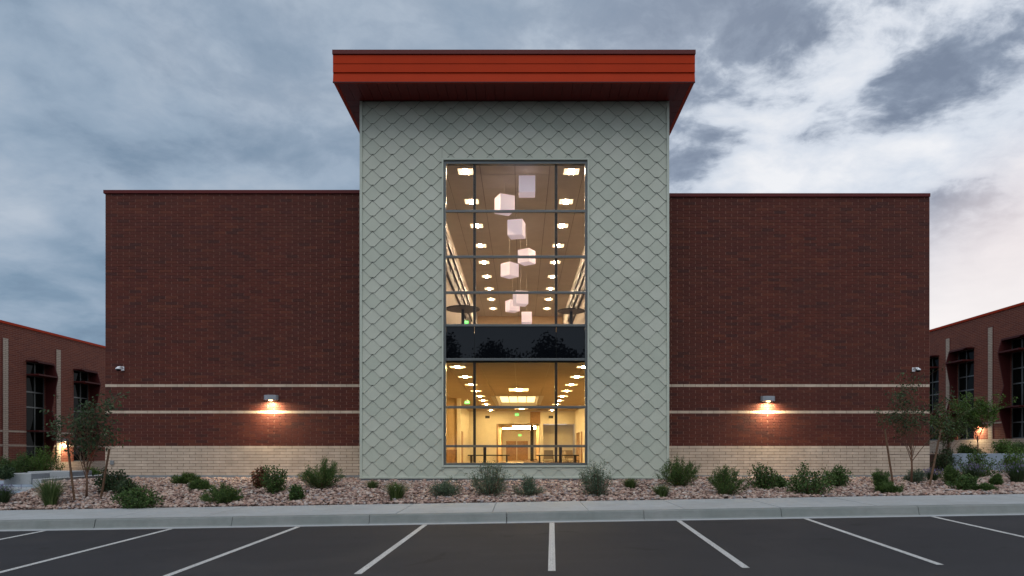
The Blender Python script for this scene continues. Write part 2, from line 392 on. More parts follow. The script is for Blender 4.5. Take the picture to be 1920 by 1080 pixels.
for k in range(-9, 9):
    xa, xb = sj0+2.14*k+.007, sj0+2.14*(k+1)-.007
    dzs = random.uniform(-.003, .003)
    h = lambda x, y: zasph(x, y)+.168-.0135*(y-YK-.7)+dzs
    ya, yb = YK+.692, YB
    g = MB(); g.hexa([(xa,ya,h(xa,ya)-.12),(xb,ya,h(xb,ya)-.12),(xb,yb,h(xb,yb)-.12),(xa,yb,h(xa,yb)-.12)], [(xa,ya,h(xa,ya)),(xb,ya,h(xb,ya)),(xb,yb,h(xb,yb)),(xa,yb,h(xa,yb))])
    g.build('slab', M['concrete'], walk)
jb = MB(); jb.poly([(-30,YK+.6,zasph(-30,YK)+.06),(30,YK+.6,zasph(30,YK)+.06),(30,YB,zasph(30,YB)+.03),(-30,YB,zasph(-30,YB)+.03)]); jb.build('joint_bed', M['joint'], walk)

def nz2(x, y):
    return (np.sin(x*1.3+.5)*np.sin(y*1.1+1.2)*.5 + np.sin(x*.47+2)*np.cos(y*.8)*.5 + .3*np.sin(x*2.9+y*2.1))
def xedge(y): return -14.55-.55*np.clip(y-20.4, 0, 2)-.12*np.clip(y-22.4, 0, 8)
def ground_z(x, y):
    x = np.asarray(x, float); y = np.asarray(y, float)
    zs = zasph(x, YB)+.12
    t = np.clip((y-YB)/4.6, 0, 1); tt = 1-(1-t)**1.6
    zw = np.where(x < 0, -.945, -.93)
    z = zs + (zw-zs)*tt + nz2(x, y)*.035*np.sin(PI*np.clip(t, 0, 1))
    lb = np.clip((-13.6-x)/1.5, 0, 1)                       # the lower ground round the steps at the left
    z = z - lb*.10*np.clip((y-19)/3, 0, 1)
    L = np.clip((xedge(y)+.15-x)/.3, 0, 1)*np.clip((28.0-y)/.3, 0, 1); z = z*(1-L)+np.minimum(z, -1.45)*L
    far = np.clip(y-22.2, 0, 30)*(1-L)
    z = z + np.where(x < 0, -.013*far, .006*far)
    return z
def grid_mesh(name, x0, x1, nx, y0, y1, ny, off, m):
    X, Y = np.meshgrid(np.linspace(x0, x1, nx), np.linspace(y0, y1, ny)); Z = ground_z(X, Y)+off
    V = np.stack([X.ravel(), Y.ravel(), Z.ravel()], 1)
    i = np.arange(nx-1)[None, :] + nx*np.arange(ny-1)[:, None]; i = i.ravel()
    F = np.stack([i, i+1, i+1+nx, i+nx], 1)
    return npmesh(name, V, F, m, np.full(len(F), .5), True)
struct(link('planting_bed', grid_mesh('planting_bed', -34, 34, 120, YB+.012, 62, 120, -.03, M['soil'])))

# loose rock mulch
def stone_variants(n):
    phi = (1+5**.5)/2
    V = np.array([(-1,phi,0),(1,phi,0),(-1,-phi,0),(1,-phi,0),(0,-1,phi),(0,1,phi),(0,-1,-phi),(0,1,-phi),(phi,0,-1),(phi,0,1),(-phi,0,-1),(-phi,0,1)])/math.sqrt(1+phi*phi)
    F = np.array([(0,11,5),(0,5,1),(0,1,7),(0,7,10),(0,10,11),(1,5,9),(5,11,4),(11,10,2),(10,7,6),(7,1,8),(3,9,4),(3,4,2),(3,2,6),(3,6,8),(3,8,9),(4,9,5),(2,4,11),(6,2,10),(8,6,7),(9,8,1)])
    return [V*(1+rng.uniform(-.28, .28, (12, 1))) for _ in range(n)], F
def scatter_stones(xs, ys, size, name):
    n = len(xs); vs, F = stone_variants(40); vs = np.array(vs)
    base = vs[rng.integers(0, 40, n)]                       # n,12,3
    sc = np.stack([rng.uniform(.75, 1.35, n), rng.uniform(.65, 1.05, n), rng.uniform(.45, .8, n)], 1)*size[:, None]
    P = base*sc[:, None, :]
    tilt = rng.uniform(-.5, .5, n); c, s = np.cos(tilt), np.sin(tilt)
    P = np.stack([P[..., 0], P[..., 1]*c[:, None]-P[..., 2]*s[:, None], P[..., 1]*s[:, None]+P[..., 2]*c[:, None]], -1)
    a = rng.uniform(0, 2*PI, n); c, s = np.cos(a), np.sin(a)
    P = np.stack([P[..., 0]*c[:, None]-P[..., 1]*s[:, None], P[..., 0]*s[:, None]+P[..., 1]*c[:, None], P[..., 2]], -1)
    z = ground_z(xs, ys)+rng.uniform(-.01, .045, n)
    P += np.stack([xs, ys, z], 1)[:, None, :]
    V = P.reshape(-1, 3); FF = (F[None]+12*np.arange(n)[:, None, None]).reshape(-1, 3)
    r = np.repeat(rng.uniform(0, 1, n), 20)
    o = link(name, npmesh(name, V, FF, M['rock'], r)); o['kind'] = 'stuff'; return o
N = 44000
xs = rng.uniform(-17.5, 17.5, N); ys = YB+.04+(rng.uniform(0, 1, N)**1.15)*5.6
keep = ~((xs < xedge(ys)) & (ys > 20.35)) & ~((xs > -5.05) & (xs < 4.6) & (ys > 21.45)) & ~((xs > -14) & (xs < 13.7) & (ys > 22.95)) & ~((xs < -15.6) & (ys > 20.9))
keep &= ~((ys < YB+.09) & (rng.random(N) < .5))
xs, ys = xs[keep], ys[keep]
st = scatter_stones(xs, ys, rng.lognormal(math.log(.041), .30, len(xs)).clip(.02, .09), 'gravel')
xs = np.concatenate([rng.uniform(13.9, 24, 3500), rng.uniform(-21, -14.1, 3500)]); ys = np.concatenate([rng.uniform(17.7, 29, 3500), rng.uniform(23, 34, 3500)])
k2 = ~((xs < xedge(ys)) & (ys < 31) & (xs > -24))
scatter_stones(xs[k2], ys[k2], rng.uniform(.04, .09, k2.sum()), 'gravel')

def place(px, py):
    """where the sight line through a picture point meets the ground"""
    dx_, dz_ = (px-VX)/FPX, (VY-py)/FPX
    y = 17.7
    while y < 45:
        if dz_*y <= ground_z(dx_*y, y): break
        y += .03
    return dx_*y, y, float(ground_z(dx_*y, y))

# ------------------------------------------------------------------ the school building
YW, YT = 23.0, 21.5
TX0, TX1 = -5.09, 4.64
bld = thing('school_building', 'dark red brick school with a tall sage shingled centre block under a red roof', 'building', (0, YW, -.85))
bld_off = Vector((0, -YW, .85))
def part(mb, name, m, parent=bld, **kw):
    o = mb.build(name, m, parent, **kw); 
    if parent is bld: o.location = bld_off
    return o
CH, BL, Z0 = .099, .4064, -.828
NV = 12
def wing(xa, xb, ztop, side):
    wallp = MB()
    wallp.box(xa+.012, xb, YW+.010, YW+.3, Z0, Z0+10*CH)
    o = part(wallp, 'wall_base', M['cmortar'])
    wp = MB(); wp.box(xa+.012, xb, YW+.0085, YW+.3, Z0+10*CH+.001, ztop-.12)
    wall = part(wp, 'brick_wall', M['mortar'])
    body = MB(); body.box(xa+.02, xb, YW+.3, YW+14, Z0, ztop-.12)
    part(body, 'building_side', M['farbrick'])
    reds, creams = [], []
    nrow = int((ztop-.12-Z0)/CH)
    for r in range(nrow+1):
        z0_ = Z0+r*CH; z1_ = min(z0_+CH, ztop-.12)
        if z1_-z0_ < .02: continue
        iscream = r < 10 or r in (21, 30)
        off = (r % 2)*BL/2
        x = xa-BL+off if side < 0 else xa-off
        while x < xb:
            a, b = max(x, xa), min(x+BL, xb)
            if b-a > .04: (creams if iscream else reds).append((a, b, z0_, z1_, r))
            x += BL
    # foundation and coping
    fb = MB(); fb.box(xa-.02, xb+.0, YW-.03, YW+.3, -1.5, Z0-.002); part(fb, 'foundation', M['found'], bevel=.01)
    cb = MB(); nn = 3; L = (xb-xa+.04)/nn
    for i in range(nn):
        a = xa-.04+i*L; c1 = MB(); c1.box(a+.002, a+L-.002, YW-.05, YW+.38, ztop-.115, ztop)
        part(c1, 'roof_coping', M['redcap'], bevel=.006)
    rf = MB(); rf.box(xa+.3, xb, YW+.3, YW+14, ztop-.12, ztop-.08); part(rf, 'flat_roof', M['found'])
    return reds, creams, wall
redsL, creamsL, wallL = wing(-14.03, TX0-.0, 8.77, -1)
redsR, creamsR, wallR = wing(TX1, 13.75, 8.66, 1)
def lay(items, wanted, jt, name, m, ybase, jv=.008):
    """the nearest bricks become parts, the rest one joined part"""
    items.sort(key=lambda q: math.hypot((q[0]+q[1])/2, (q[2]+q[3])/2))
    cache = {}; rest = MB()
    for i, (a, b, z0_, z1_, r) in enumerate(items):
        w_ = b-a-jt; h_ = z1_-z0_-jv; rv = random.random(); dy_ = random.uniform(0, .004)
        if i < wanted:
            v = int(rv*NV); key = (round(w_, 3), round(h_, 3), v)
            if key not in cache:
                q = MB(); q.box(-w_/2, w_/2, 0, .05, -h_/2, h_/2, (v+.5)/NV, 'k'); cache[key] = q.mesh(name, m)
            link(name, cache[key], bld, Vector(((a+b)/2, ybase+dy_, (z0_+z1_)/2))+bld_off)
        else:
            rest.box(a+jt/2, b-jt/2, ybase+dy_, ybase+.05, z0_+jv/2, z1_-jv/2, rv, 'k')
    o = part(rest, name, m); o['kind'] = 'stuff'
lay(redsL+redsR, 300, .020, 'brick', M['brick'], YW-.004)
lay(creamsL+creamsR, 300, .011, 'cream_brick', M['cream'], YW-.007, .011)

# --- centre block
ZT = 10.99; ZB = -.874
WX0, WX1, WZ0, WZ1 = -2.385-.07, 2.0+.07, -.46, 9.14      # opening
bk = MB()
bk.box(TX0+.02, WX0, YT+.012, YT+.30, ZB, ZT); bk.box(WX1, TX1-.02, YT+.012, YT+.30, ZB, ZT)
bk.box(WX0, WX1, YT+.012, YT+.30, WZ1, ZT); bk.box(WX0, WX1, YT+.012, YT+.30, ZB, WZ0)
part(bk, 'cladding_backing', M['joint'])
sb = MB()
sb.box(TX0+.02, TX0+.25, YT+.30, YW+14, ZB, ZT); sb.box(TX1-.25, TX1-.02, YT+.30, YW+14, ZB, ZT)
part(sb, 'side_wall', M['shingle'])
# shingles
SW, SE = .617, .2421
hexp = [(-.070, 0), (.070, 0), (SW/2-.005, SE), (SW/2-.005, SE+.05), (.075, SE*2.05), (-.075, SE*2.05), (-SW/2+.005, SE+.05), (-SW/2+.005, SE)]
rows = int((ZT-ZB)/SE)+2
cands = []
x_phase = (1035.0-VX)/59.5      # a column axis
pieces_std = {}
for r in range(-2, rows):
    zc = ZB + .03 + (r)*SE
    off = (SW/2 if r % 2 else 0)
    for c in range(-12, 12):
        xc = TX0+.09+SW*.5 + off + c*SW + SW*4
        P = [(xc+px, zc+pz) for px, pz in hexp]
        bx0, bx1 = TX0+.075, TX1-.075
        if max(p[0] for p in P) < bx0+.01 or min(p[0] for p in P) > bx1-.01: continue
        if max(p[1] for p in P) < ZB+.06 or min(p[1] for p in P) > ZT: continue
        polys = [P]; full = True
        for ax, val, less in ((0, bx0, False), (0, bx1, True), (1, ZB+.05, False), (1, ZT, True)):
            if any((p[ax] > val) if less else (p[ax] < val) for p in polys[0]): full = False
            polys = [clip(polys[0], ax, val, less)]
            if len(polys[0]) < 3: break
        if len(polys[0]) < 3: continue
        q = polys[0]
        inwin = max(p[0] for p in q) > WX0-.05 and min(p[0] for p in q) < WX1+.05 and max(p[1] for p in q) > WZ0-.05 and min(p[1] for p in q) < WZ1+.05
        if inwin:
            full = False; out = []
            out.append(clip(q, 0, WX0-.05, True)); out.append(clip(q, 0, WX1+.05, False))
            mid = clip(clip(q, 0, WX0-.05, False), 0, WX1+.05, True) if len(q) > 2 else []
            if len(mid) > 2: out.append(clip(mid, 1, WZ1+.05, False)); out.append(clip(mid, 1, WZ0-.05, True))
            polys = [p for p in out if len(p) > 2]
            if not polys: continue
            A = sum(abs(sum(p[i][0]*p[(i+1)%len(p)][1]-p[(i+1)%len(p)][0]*p[i][1] for i in range(len(p))))/2 for p in polys)
            if A < .004: continue
        cands.append((xc, zc, polys, full))
cands.sort(key=lambda q: math.hypot(q[0], q[1]))
LIP = .034
def inset(p, d):
    """move every side of a convex outline inwards by d"""
    n = len(p); A = sum(p[i][0]*p[(i+1)%n][1]-p[(i+1)%n][0]*p[i][1] for i in range(n)); sg = 1 if A > 0 else -1
    q = p
    for i in range(n):
        a, b = p[i], p[(i+1)%n]; ex, ez = b[0]-a[0], b[1]-a[1]; l = math.hypot(ex, ez)
        if l < 1e-5: continue
        nx, nz = -ez/l*sg, ex/l*sg; c = a[0]*nx+a[1]*nz+d; out = []
        for k in range(len(q)):
            u, v = q[k], q[(k+1)%len(q)]; du, dv = u[0]*nx+u[1]*nz-c, v[0]*nx+v[1]*nz-c
            if du >= 0: out.append(u)
            if (du >= 0) != (dv >= 0): t = du/(du-dv); out.append((u[0]+t*(v[0]-u[0]), u[1]+t*(v[1]-u[1])))
        q = out
        if len(q) < 3: return []
    return q
def shingle_into(mb, polys, xc, zc, ox, oz, rv):
    # a pressed metal leaf on a slightly larger dark plate that paints the seam shadow
    for p in polys:
        def Y(z): return -.004-LIP*(1-(z-zc)/(SE*2.05))
        f = inset(p, .0032)
        if f:
            fr = [(x-ox, Y(z), z-oz) for x, z in f]; mid = [(x-ox, Y(z)+.007, z-oz) for x, z in f]
            mb.poly(fr, rv)
            for i in range(len(f)): j = (i+1)%len(f); mb.poly([fr[j], fr[i], mid[i], mid[j]], rv)
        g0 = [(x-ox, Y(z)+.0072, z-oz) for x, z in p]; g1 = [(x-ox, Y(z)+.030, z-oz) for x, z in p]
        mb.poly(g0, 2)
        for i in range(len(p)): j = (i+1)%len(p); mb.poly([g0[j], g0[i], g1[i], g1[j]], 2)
rest = MB(); stdm = {}
for i, (xc, zc, polys, full) in enumerate(cands):
    rv = random.random()
    if i < 300:
        if full:
            v = int(rv*6)
            if v not in stdm:
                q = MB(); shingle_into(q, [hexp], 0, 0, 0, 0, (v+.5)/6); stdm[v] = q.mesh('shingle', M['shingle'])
            o = link('shingle', stdm[v], bld, Vector((xc, YT, zc))+bld_off)
        else:
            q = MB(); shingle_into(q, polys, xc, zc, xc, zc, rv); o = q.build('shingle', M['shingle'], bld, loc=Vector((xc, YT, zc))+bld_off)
        o.rotation_euler = (random.gauss(0, .006), 0, random.gauss(0, .004))
    else:
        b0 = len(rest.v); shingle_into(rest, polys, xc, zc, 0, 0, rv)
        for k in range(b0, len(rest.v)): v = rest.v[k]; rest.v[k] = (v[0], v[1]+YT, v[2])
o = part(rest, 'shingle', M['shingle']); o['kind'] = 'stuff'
# corner, base and window trims
for a, b in ((TX0, TX0+.08), (TX1-.08, TX1)):
    t_ = MB(); t_.box(a, b, YT-.055, YT+.05, ZB+.055, ZT-.002); part(t_, 'corner_trim', M['trim'], bevel=.005)
t_ = MB(); t_.box(TX0-.005, TX1+.005, YT-.06, YT+.05, ZB-.005, ZB+.053); part(t_, 'base_trim', M['trim'], bevel=.005)
fb = MB(); fb.box(TX0+.03, TX1-.03, YT-.02, YT+1.5, -1.5, ZB-.006); part(fb, 'foundation', M['found'])
OT = .055
for a, b, c, d in ((WX0-OT, WX0-.0, WZ0-OT, WZ1+OT), (WX1, WX1+OT, WZ0-OT, WZ1+OT)):
    t_ = MB(); t_.box(a, b, YT-.062, YT+.12, c, d); part(t_, 'window_surround', M['trim'], bevel=.004)
for c, d in ((WZ1, WZ1+OT), (WZ0-OT, WZ0)):
    t_ = MB(); t_.box(WX0+.001, WX1-.001, YT-.061, YT+.12, c, d); part(t_, 'window_surround', M['trim'], bevel=.004)

# --- big window
win = link('window', None, bld, bld_off)
YG = YT+.07
def zpx(py, d=YT+.03): return (VY-py)*d/FPX
def xpx(px, d=YT+.03): return (px-VX)*d/FPX
FX0, FX1 = WX0+.005, WX1-.005
for a, b in ((FX0, FX0+.065), (FX1-.065, FX1)):
    t_ = MB(); t_.box(a, b, YG-.06, YG+.10, WZ0+.003, WZ1-.003); t_.build('window_frame', M['alu'], win, bevel=.004)
for a, b in ((WZ0+.003, WZ0+.075), (WZ1-.10, WZ1-.003)):
    t_ = MB(); t_.box(FX0+.066, FX1-.066, YG-.06, YG+.10, a, b); t_.build('window_frame', M['alu'], win, bevel=.004)
tz = [zpx(p) for p in (396, 481.5, 548.5, 610, 674, 763.5, 836.5)]
for z in tz:
    t_ = MB(); t_.box(FX0+.066, FX1-.066, YG-.055, YG+.02, z-.038, z+.038); t_.build('transom', M['alu'], win, bevel=.006)
mx = [xpx(889.5, YG), xpx(1042.8, YG)]
spz = (tz[4], tz[3])
for x in mx:
    t_ = MB(); t_.box(x-.04, x+.04, YG+.022, YG+.16, WZ0+.08, spz[0]-.04); t_.build('mullion', M['bronze'], win)
    t_ = MB(); t_.box(x-.04, x+.04, YG+.022, YG+.16, spz[1]+.04, WZ1-.10); t_.build('mullion', M['bronze'], win)
zs_ = [WZ0+.076]+list(reversed(tz))+[WZ1-.101]; xs_ = [FX0+.066, mx[0], mx[1], FX1-.066]
for i in range(len(zs_)-1):
    for j in range(3):
        za, zb = zs_[i]+(.039 if i else 0), zs_[i+1]-(.039 if i < len(zs_)-2 else 0)
        isp = abs(zs_[i]-spz[0]) < .01
        g = MB(); e = .006
        tl = random.uniform(-.0015, .0015)
        a, b = xs_[j]+e, xs_[j+1]-e
        if isp: g.box(a, b, YG, YG+.012, za, zb); g.build('spandrel_pane', M['spandrel'], win)
        else: g.poly([(a, YG, za), (b, YG+tl, za), (b, YG+tl, zb), (a, YG, zb)]); g.build('glass_pane', M['glass'], win)

# --- the red roof slab over the centre block
YR = 20.33
RX0, RX1 = -5.62, 5.165
roof = link('canopy_roof', None, bld, bld_off)
YRB = 33.0
zr0, zr1 = 10.99, 11.93
fas = [(10.99, 11.29, .05, .0), (11.292, 11.56, .028, .015), (11.562, 11.80, .028, .028)]   # z0,z1, setback low, setback high
def fascia(z0_, z1_, s0, s1, name, m, lip=.0):
    q = MB()
    q.hexa([(RX0, YR-s0*0+.0, z0_), (RX1, YR, z0_), (RX1, YR+.12, z0_), (RX0, YR+.12, z0_)], [(RX0, YR+s1, z1_), (RX1, YR+s1, z1_), (RX1, YR+.12, z1_), (RX0, YR+.12, z1_)])
    q.build(name, m, roof)
fascia(10.99, 11.268, 0, .032, 'fascia_panel', M['redmetal'])
fascia(11.272, 11.528, 0, .012, 'fascia_panel', M['redmetal'])
fascia(11.532, 11.79, 0, .004, 'fascia_panel', M['redmetal'])
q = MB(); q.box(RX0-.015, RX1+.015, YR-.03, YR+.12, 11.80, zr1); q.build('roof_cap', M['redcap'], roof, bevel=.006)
for s, xo in ((-1, RX0), (1, RX1)):
    for a, b in ((10.99, 11.268), (11.272, 11.528), (11.532, 11.79)):
        x0_, x1_ = sorted((xo, xo-s*.10)); q = MB(); q.box(x0_, x1_, YR+.122, YRB, a, b); q.build('fascia_panel', M['redmetal'], roof)
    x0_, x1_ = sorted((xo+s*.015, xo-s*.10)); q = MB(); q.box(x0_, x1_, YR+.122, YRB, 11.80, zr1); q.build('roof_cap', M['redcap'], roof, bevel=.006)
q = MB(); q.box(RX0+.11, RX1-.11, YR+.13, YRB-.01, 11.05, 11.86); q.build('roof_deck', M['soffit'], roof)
q = MB(); q.box(RX0-.004, RX1+.004, YR-.012, YR+.04, 10.962, 10.988); q.build('drip_edge', M['redcap'], roof)
# soffit boards: lengthwise in front, crosswise down the sides
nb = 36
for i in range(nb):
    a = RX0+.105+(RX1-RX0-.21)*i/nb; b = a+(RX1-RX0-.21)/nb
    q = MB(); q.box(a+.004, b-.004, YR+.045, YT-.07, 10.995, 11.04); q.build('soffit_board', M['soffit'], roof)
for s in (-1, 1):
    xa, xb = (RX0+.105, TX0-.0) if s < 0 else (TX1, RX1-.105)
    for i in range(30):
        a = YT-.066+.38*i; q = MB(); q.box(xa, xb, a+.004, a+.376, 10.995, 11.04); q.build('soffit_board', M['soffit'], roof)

# ------------------------------------------------------------------ interior
Zg, Zgc, Zu, Zuc = -.9, 2.80, 3.75, 9.31
inter = link('interior', None, bld, bld_off)
def ibox(name, m, *a, **k):
    q = MB(); q.box(*a, **k); return q.build(name, m, inter)
IX0, IX1, IY0, IY1 = -4.82, 4.38, YT+.31, 48.7
ibox('interior_floor', M['ifloor'], IX0, IX1, IY0, 66, Zg-.1, Zg)
ibox('floor_slab', M['joint'], IX0, IX1, YG+.02, YG+.20, Zgc+.0, Zu-.02); ibox('floor_slab', M['joint'], IX0, IX1, YG+.201, IY0+.2, Zgc+.2, Zu-.02)
ibox('upper_floor', M['ifloor'], IX0, IX1, IY0+.21, 48, Zu-.12, Zu)
ibox('interior_wall', M['iwall'], IX0-.1, IX0, IY0, 66, Zg, Zgc); ibox('interior_wall', M['iwall'], IX1, IX1+.1, IY0, 66, Zg, Zgc)
ibox('interior_wall', M['tileup'], IX0-.1, IX0, IY0, 48, Zu, Zuc+.2); ibox('interior_wall', M['tileup'], IX1, IX1+.1, IY0, 48, Zu, Zuc+.2)
ibox('interior_wall', M['iwall2'], IX0, IX1, 47.3, 47.5, Zu, Zuc+.1)
ibox('wall_band', M['iwall'], IX0, IX1, 47.2, 47.295, Zu+1.6, Zu+2.4)
for a_ in ((IX0, IX1, YG+.201, 35.15), (IX0, IX1, 42.55, 49.2), (IX0, -1.4, 35.151, 42.549), (.95, IX1, 35.151, 42.549)): ibox('ceiling_deck', M['tgrid'], *a_, Zgc+.03, Zgc+.14)
ibox('ceiling_deck', M['tgridup'], IX0, IX1, IY0-.3, 48, Zuc+.03, Zuc+.2)
for (zc_, m, ymax) in ((Zgc, 'tile', 48.6), (Zuc, 'tileup', 47.2)):
    tm = None; nx = 8; Lx = (IX1-IX0)/nx; ny = int((ymax-IY0+.25)/1.22)
    q = MB(); q.box(.010, Lx-.010, .004, 1.216, 0, .02); tm = q.mesh('ceiling_tile', M[m])
    for i in range(nx):
        for j in range(ny):
            y_ = YG+.21+1.22*j
            if zc_ == Zgc and i in (3, 4) and (y_ > 34.8 and y_ < 42.0): continue
            link('ceiling_tile', tm, inter, (IX0+Lx*i, y_, zc_))
# ground floor far walls
ibox('partition_wall', M['iwall2'], IX0+.001, -3.42, 36.5, 36.7, Zg, Zgc-.001)
ibox('partition_wall', M['iwall'], -3.44, -3.24, 36.3, 36.72, Zg, Zgc-.001)
ibox('partition_wall', M['iwall'], -3.92, -3.72, 36.72, IY1, Zg, Zgc-.001)
ibox('partition_wall', M['iwall'], 3.78, 3.98, 34, IY1, Zg, Zgc-.001)
for y_ in (42.5, 44.5, 46.0): ibox('door_leaf', M['wood'], 3.74, 3.779, y_, y_+.75, Zg, Zg+2.1)
ibox('door_leaf', M['wood'], -3.719, -3.68, 42, 43, Zg, Zg+2.1)
ibox('wainscot', M['wood'], IX0+.002, -3.45, 36.46, 36.499, Zg, Zg+.95)
x1o, x2o, zo = xpx(931, IY1), xpx(1012, IY1), (VY-795)*IY1/FPX
ibox('end_wall', M['iwall'], -3.72, x1o, IY1, IY1+.3, Zg, Zgc-.001); ibox('end_wall', M['iwall'], x2o, x2o+.25, IY1, IY1+.3, Zg, Zgc-.001)
ibox('end_wall', M['iwall'], x1o, x2o, IY1, IY1+.3, zo, Zgc-.001); ibox('end_wall', M['iwall'], x2o+.25, 3.78, IY1, IY1+.3, zo, Zgc-.001)
ibox('alcove_wall', M['iwall'], x2o+.25, 3.78, IY1+1.2, IY1+1.3, Zg, zo)
ibox('wood_panel', M['wood'], xpx(994, IY1), xpx(1013, IY1), IY1-.04, IY1-.002, zo+.02, Zgc-.02)
for a, b in ((x1o-.1, x1o+.0), (x2o, x2o+.1)): ibox('corridor_wall', M['iwall2'], a, b, IY1+.3, 64, Zg, zo)
ibox('corridor_ceiling', M['tile'], x1o, x2o, IY1+.3, 64, zo+.0, zo+.1)
ibox('end_wall', M['iwall'], x1o, x2o, 64, 64.1, Zg, zo)
ibox('double_door', M['wood'], xpx(949, 64), xpx(968.5, 64), 63.92, 63.99, Zg, zpx(827, 64)); ibox('double_door', M['wood'], xpx(969.5, 64), xpx(990, 64), 63.92, 63.99, Zg, zpx(827, 64))
ibox('column', M['darkint'], xpx(994.5, 52), xpx(1000.5, 52), 52, 52.3, Zg, zo)
ibox('door_frame', M['wood'], x1o+.002, x1o+.10, IY1-.05, IY1+.35, Zg, zo)
for x in (xpx(914, IY1), xpx(1033, IY1)):
    ibox('vent', M['bronze'], x-.16, x+.16, IY1-.03, IY1-.003, zpx(784.5, IY1), zpx(779.5, IY1))
# coffer: a lit well in the ground floor ceiling
cy0, cy1 = 35.24, 42.4; cxa, cxb = -1.34, .90; cz = Zgc+.20; q_ = .10
q = MB(); q.poly([(cxa, cy0, Zgc), (cxa, cy1, Zgc), (cxa+q_, cy1-q_, cz), (cxa+q_, cy0+q_, cz)]); q.poly([(cxb, cy1, Zgc), (cxb, cy0, Zgc), (cxb-q_, cy0+q_, cz), (cxb-q_, cy1-q_, cz)])
q.poly([(cxa, cy1, Zgc), (cxb, cy1, Zgc), (cxb-q_, cy1-q_, cz), (cxa+q_, cy1-q_, cz)]); q.poly([(cxb, cy0, Zgc), (cxa, cy0, Zgc), (cxa+q_, cy0+q_, cz), (cxb-q_, cy0+q_, cz)]); q.build('coffer_side', M['iwall'], inter)
for a_ in ((cxa-.25, cxa, cy0-.4, cy1+.3), (cxb, cxb+.25, cy0-.4, cy1+.3), (cxa, cxb, cy0-.4, cy0), (cxa, cxb, cy1, cy1+.3)): ibox('coffer_rim', M['lframe'], *a_, Zgc-.006, Zgc-.002)
cxa += q_; cxb -= q_
for i in range(4):
    for j in range(4):
        a = cxa+(cxb-cxa)*i/4; c = cy0+q_+(cy1-cy0-2*q_)*j/4
        ibox('coffer_panel', M['coffer'], a+.02, a+(cxb-cxa)/4-.02, c+.04, c+(cy1-cy0-2*q_)/4-.04, cz-.01, cz)
ibox('coffer_grid', M['bronze'], cxa, cxb, cy0+q_, cy1-q_, cz+.002, cz+.02)
# upstairs side bulkheads with dark trusses
for s, X_ in ((-1, -3.05), (1, 2.85)):
    a, b = sorted((X_, X_+s*.12))
    ibox('bulkhead_wall', M['tileup'], a, b, 27.0 if s < 0 else 29.5, 47.2, Zu, Zuc-.002)
    a2, b2 = sorted((X_-s*.001, X_-s*.03)); ibox('truss_backing', M['bronze'], a2, b2, 27.0 if s < 0 else 29.5, 41, 7.1, 8.66)
    for z0_, z1_ in ((8.35, 8.66), (7.75, 7.98), (7.1, 7.45)):
        a2, b2 = sorted((X_-s*.002, X_-s*.10)); ibox('truss_chord', M['darkint'], a2, b2, 27.0 if s < 0 else 29.5, 41, z0_, z1_)
    for i in range(7):
        y_ = (27.2 if s < 0 else 29.7)+1.8*i
        a2, b2 = sorted((X_-s*.003, X_-s*.06)); ibox('truss_post', M['darkint'], a2, b2, y_, y_+.3, 7.451, 8.349)

# ceiling lights (things of their own)
ordn = ['first', 'second', 'third', 'fourth', 'fifth', 'sixth', 'seventh', 'eighth', 'ninth', 'tenth']
def troffer(m, wid=.56, dep=.56):
    t_ = thing('ceiling_light', 'x', 'ceiling light')
    q = MB(); q.box(-wid/2, wid/2, -dep/2, -dep/2+.03, -.012, .0); q.box(-wid/2, wid/2, dep/2-.03, dep/2, -.012, .0)
    q.box(-wid/2, -wid/2+.03, -dep/2+.03, dep/2-.03, -.012, .0); q.box(wid/2-.03, wid/2, -dep/2+.03, dep/2-.03, -.012, .0); q.build('frame', M['lframe'], t_)
    q = MB(); q.box(-wid/2+.031, wid/2-.031, -dep/2+.031, dep/2-.031, -.008, -.001); q.build('diffuser', M[m], t_)
    q = MB(); q.box(-wid*.13, wid*.13, -dep*.33, dep*.33, -.018, -.0085); q.build('lamp_basket', M['basket_up' if m == 'troffer_up' else 'basket'], t_); return t_
tg = troffer('troffer'); tu = troffer('troffer_up'); first_g = first_u = True
for rowi, (xrow, word) in enumerate(((-2.13, 'left'), (2.1, 'right'))):
    ys_ = [22.75+3.05*i for i in range(9)]
    for i, y_ in enumerate(ys_):
        t_ = tg if first_g else copy_tree(tg); first_g = False
        t_.location = (xrow, y_, Zgc-.002); tag(t_, f'square warm ceiling light downstairs, {ordn[i]} from the glass in the {word} row', 'ceiling light', 'ground floor ceiling lights')
for rowi, (xrow, word) in enumerate(((-1.86, 'left'), (1.66, 'right'))):
    for i in range(9):
        t_ = tu if first_u else copy_tree(tu); first_u = False
        t_.location = (xrow, 22.75+2.74*i, Zuc-.002); tag(t_, f'square ceiling light upstairs, {ordn[i]} from the glass in the {word} row', 'ceiling light', 'upper floor ceiling lights')
for i, (px, d, wd, dp, lb) in enumerate(((972.5, 31.3, .95, 1.5, 'long bright ceiling panel in front of the lit coffer'), (977.5, 45.5, .95, .4, 'small ceiling panel behind the lit coffer, above the green sign'))):
    t_ = troffer('troffer', wd, dp); t_.location = ((px-VX)*d/FPX, d, Zgc-.002); tag(t_, lb, 'ceiling light')
for px0, px1, d, lb in ((962, 1005, 53, 'upper of two slim linear lights in the far corridor'), (943, 1004, 58, 'lower, longer linear light in the far corridor')):
    q = MB(); a, b = max(xpx(px0, d), x1o+.1), min(xpx(px1, d), x2o-.05); q.box(a, b, d, d+.07, zo-.045, zo-.004)
    tag(q.build('linear_light', M['basket']), lb, 'ceiling light')
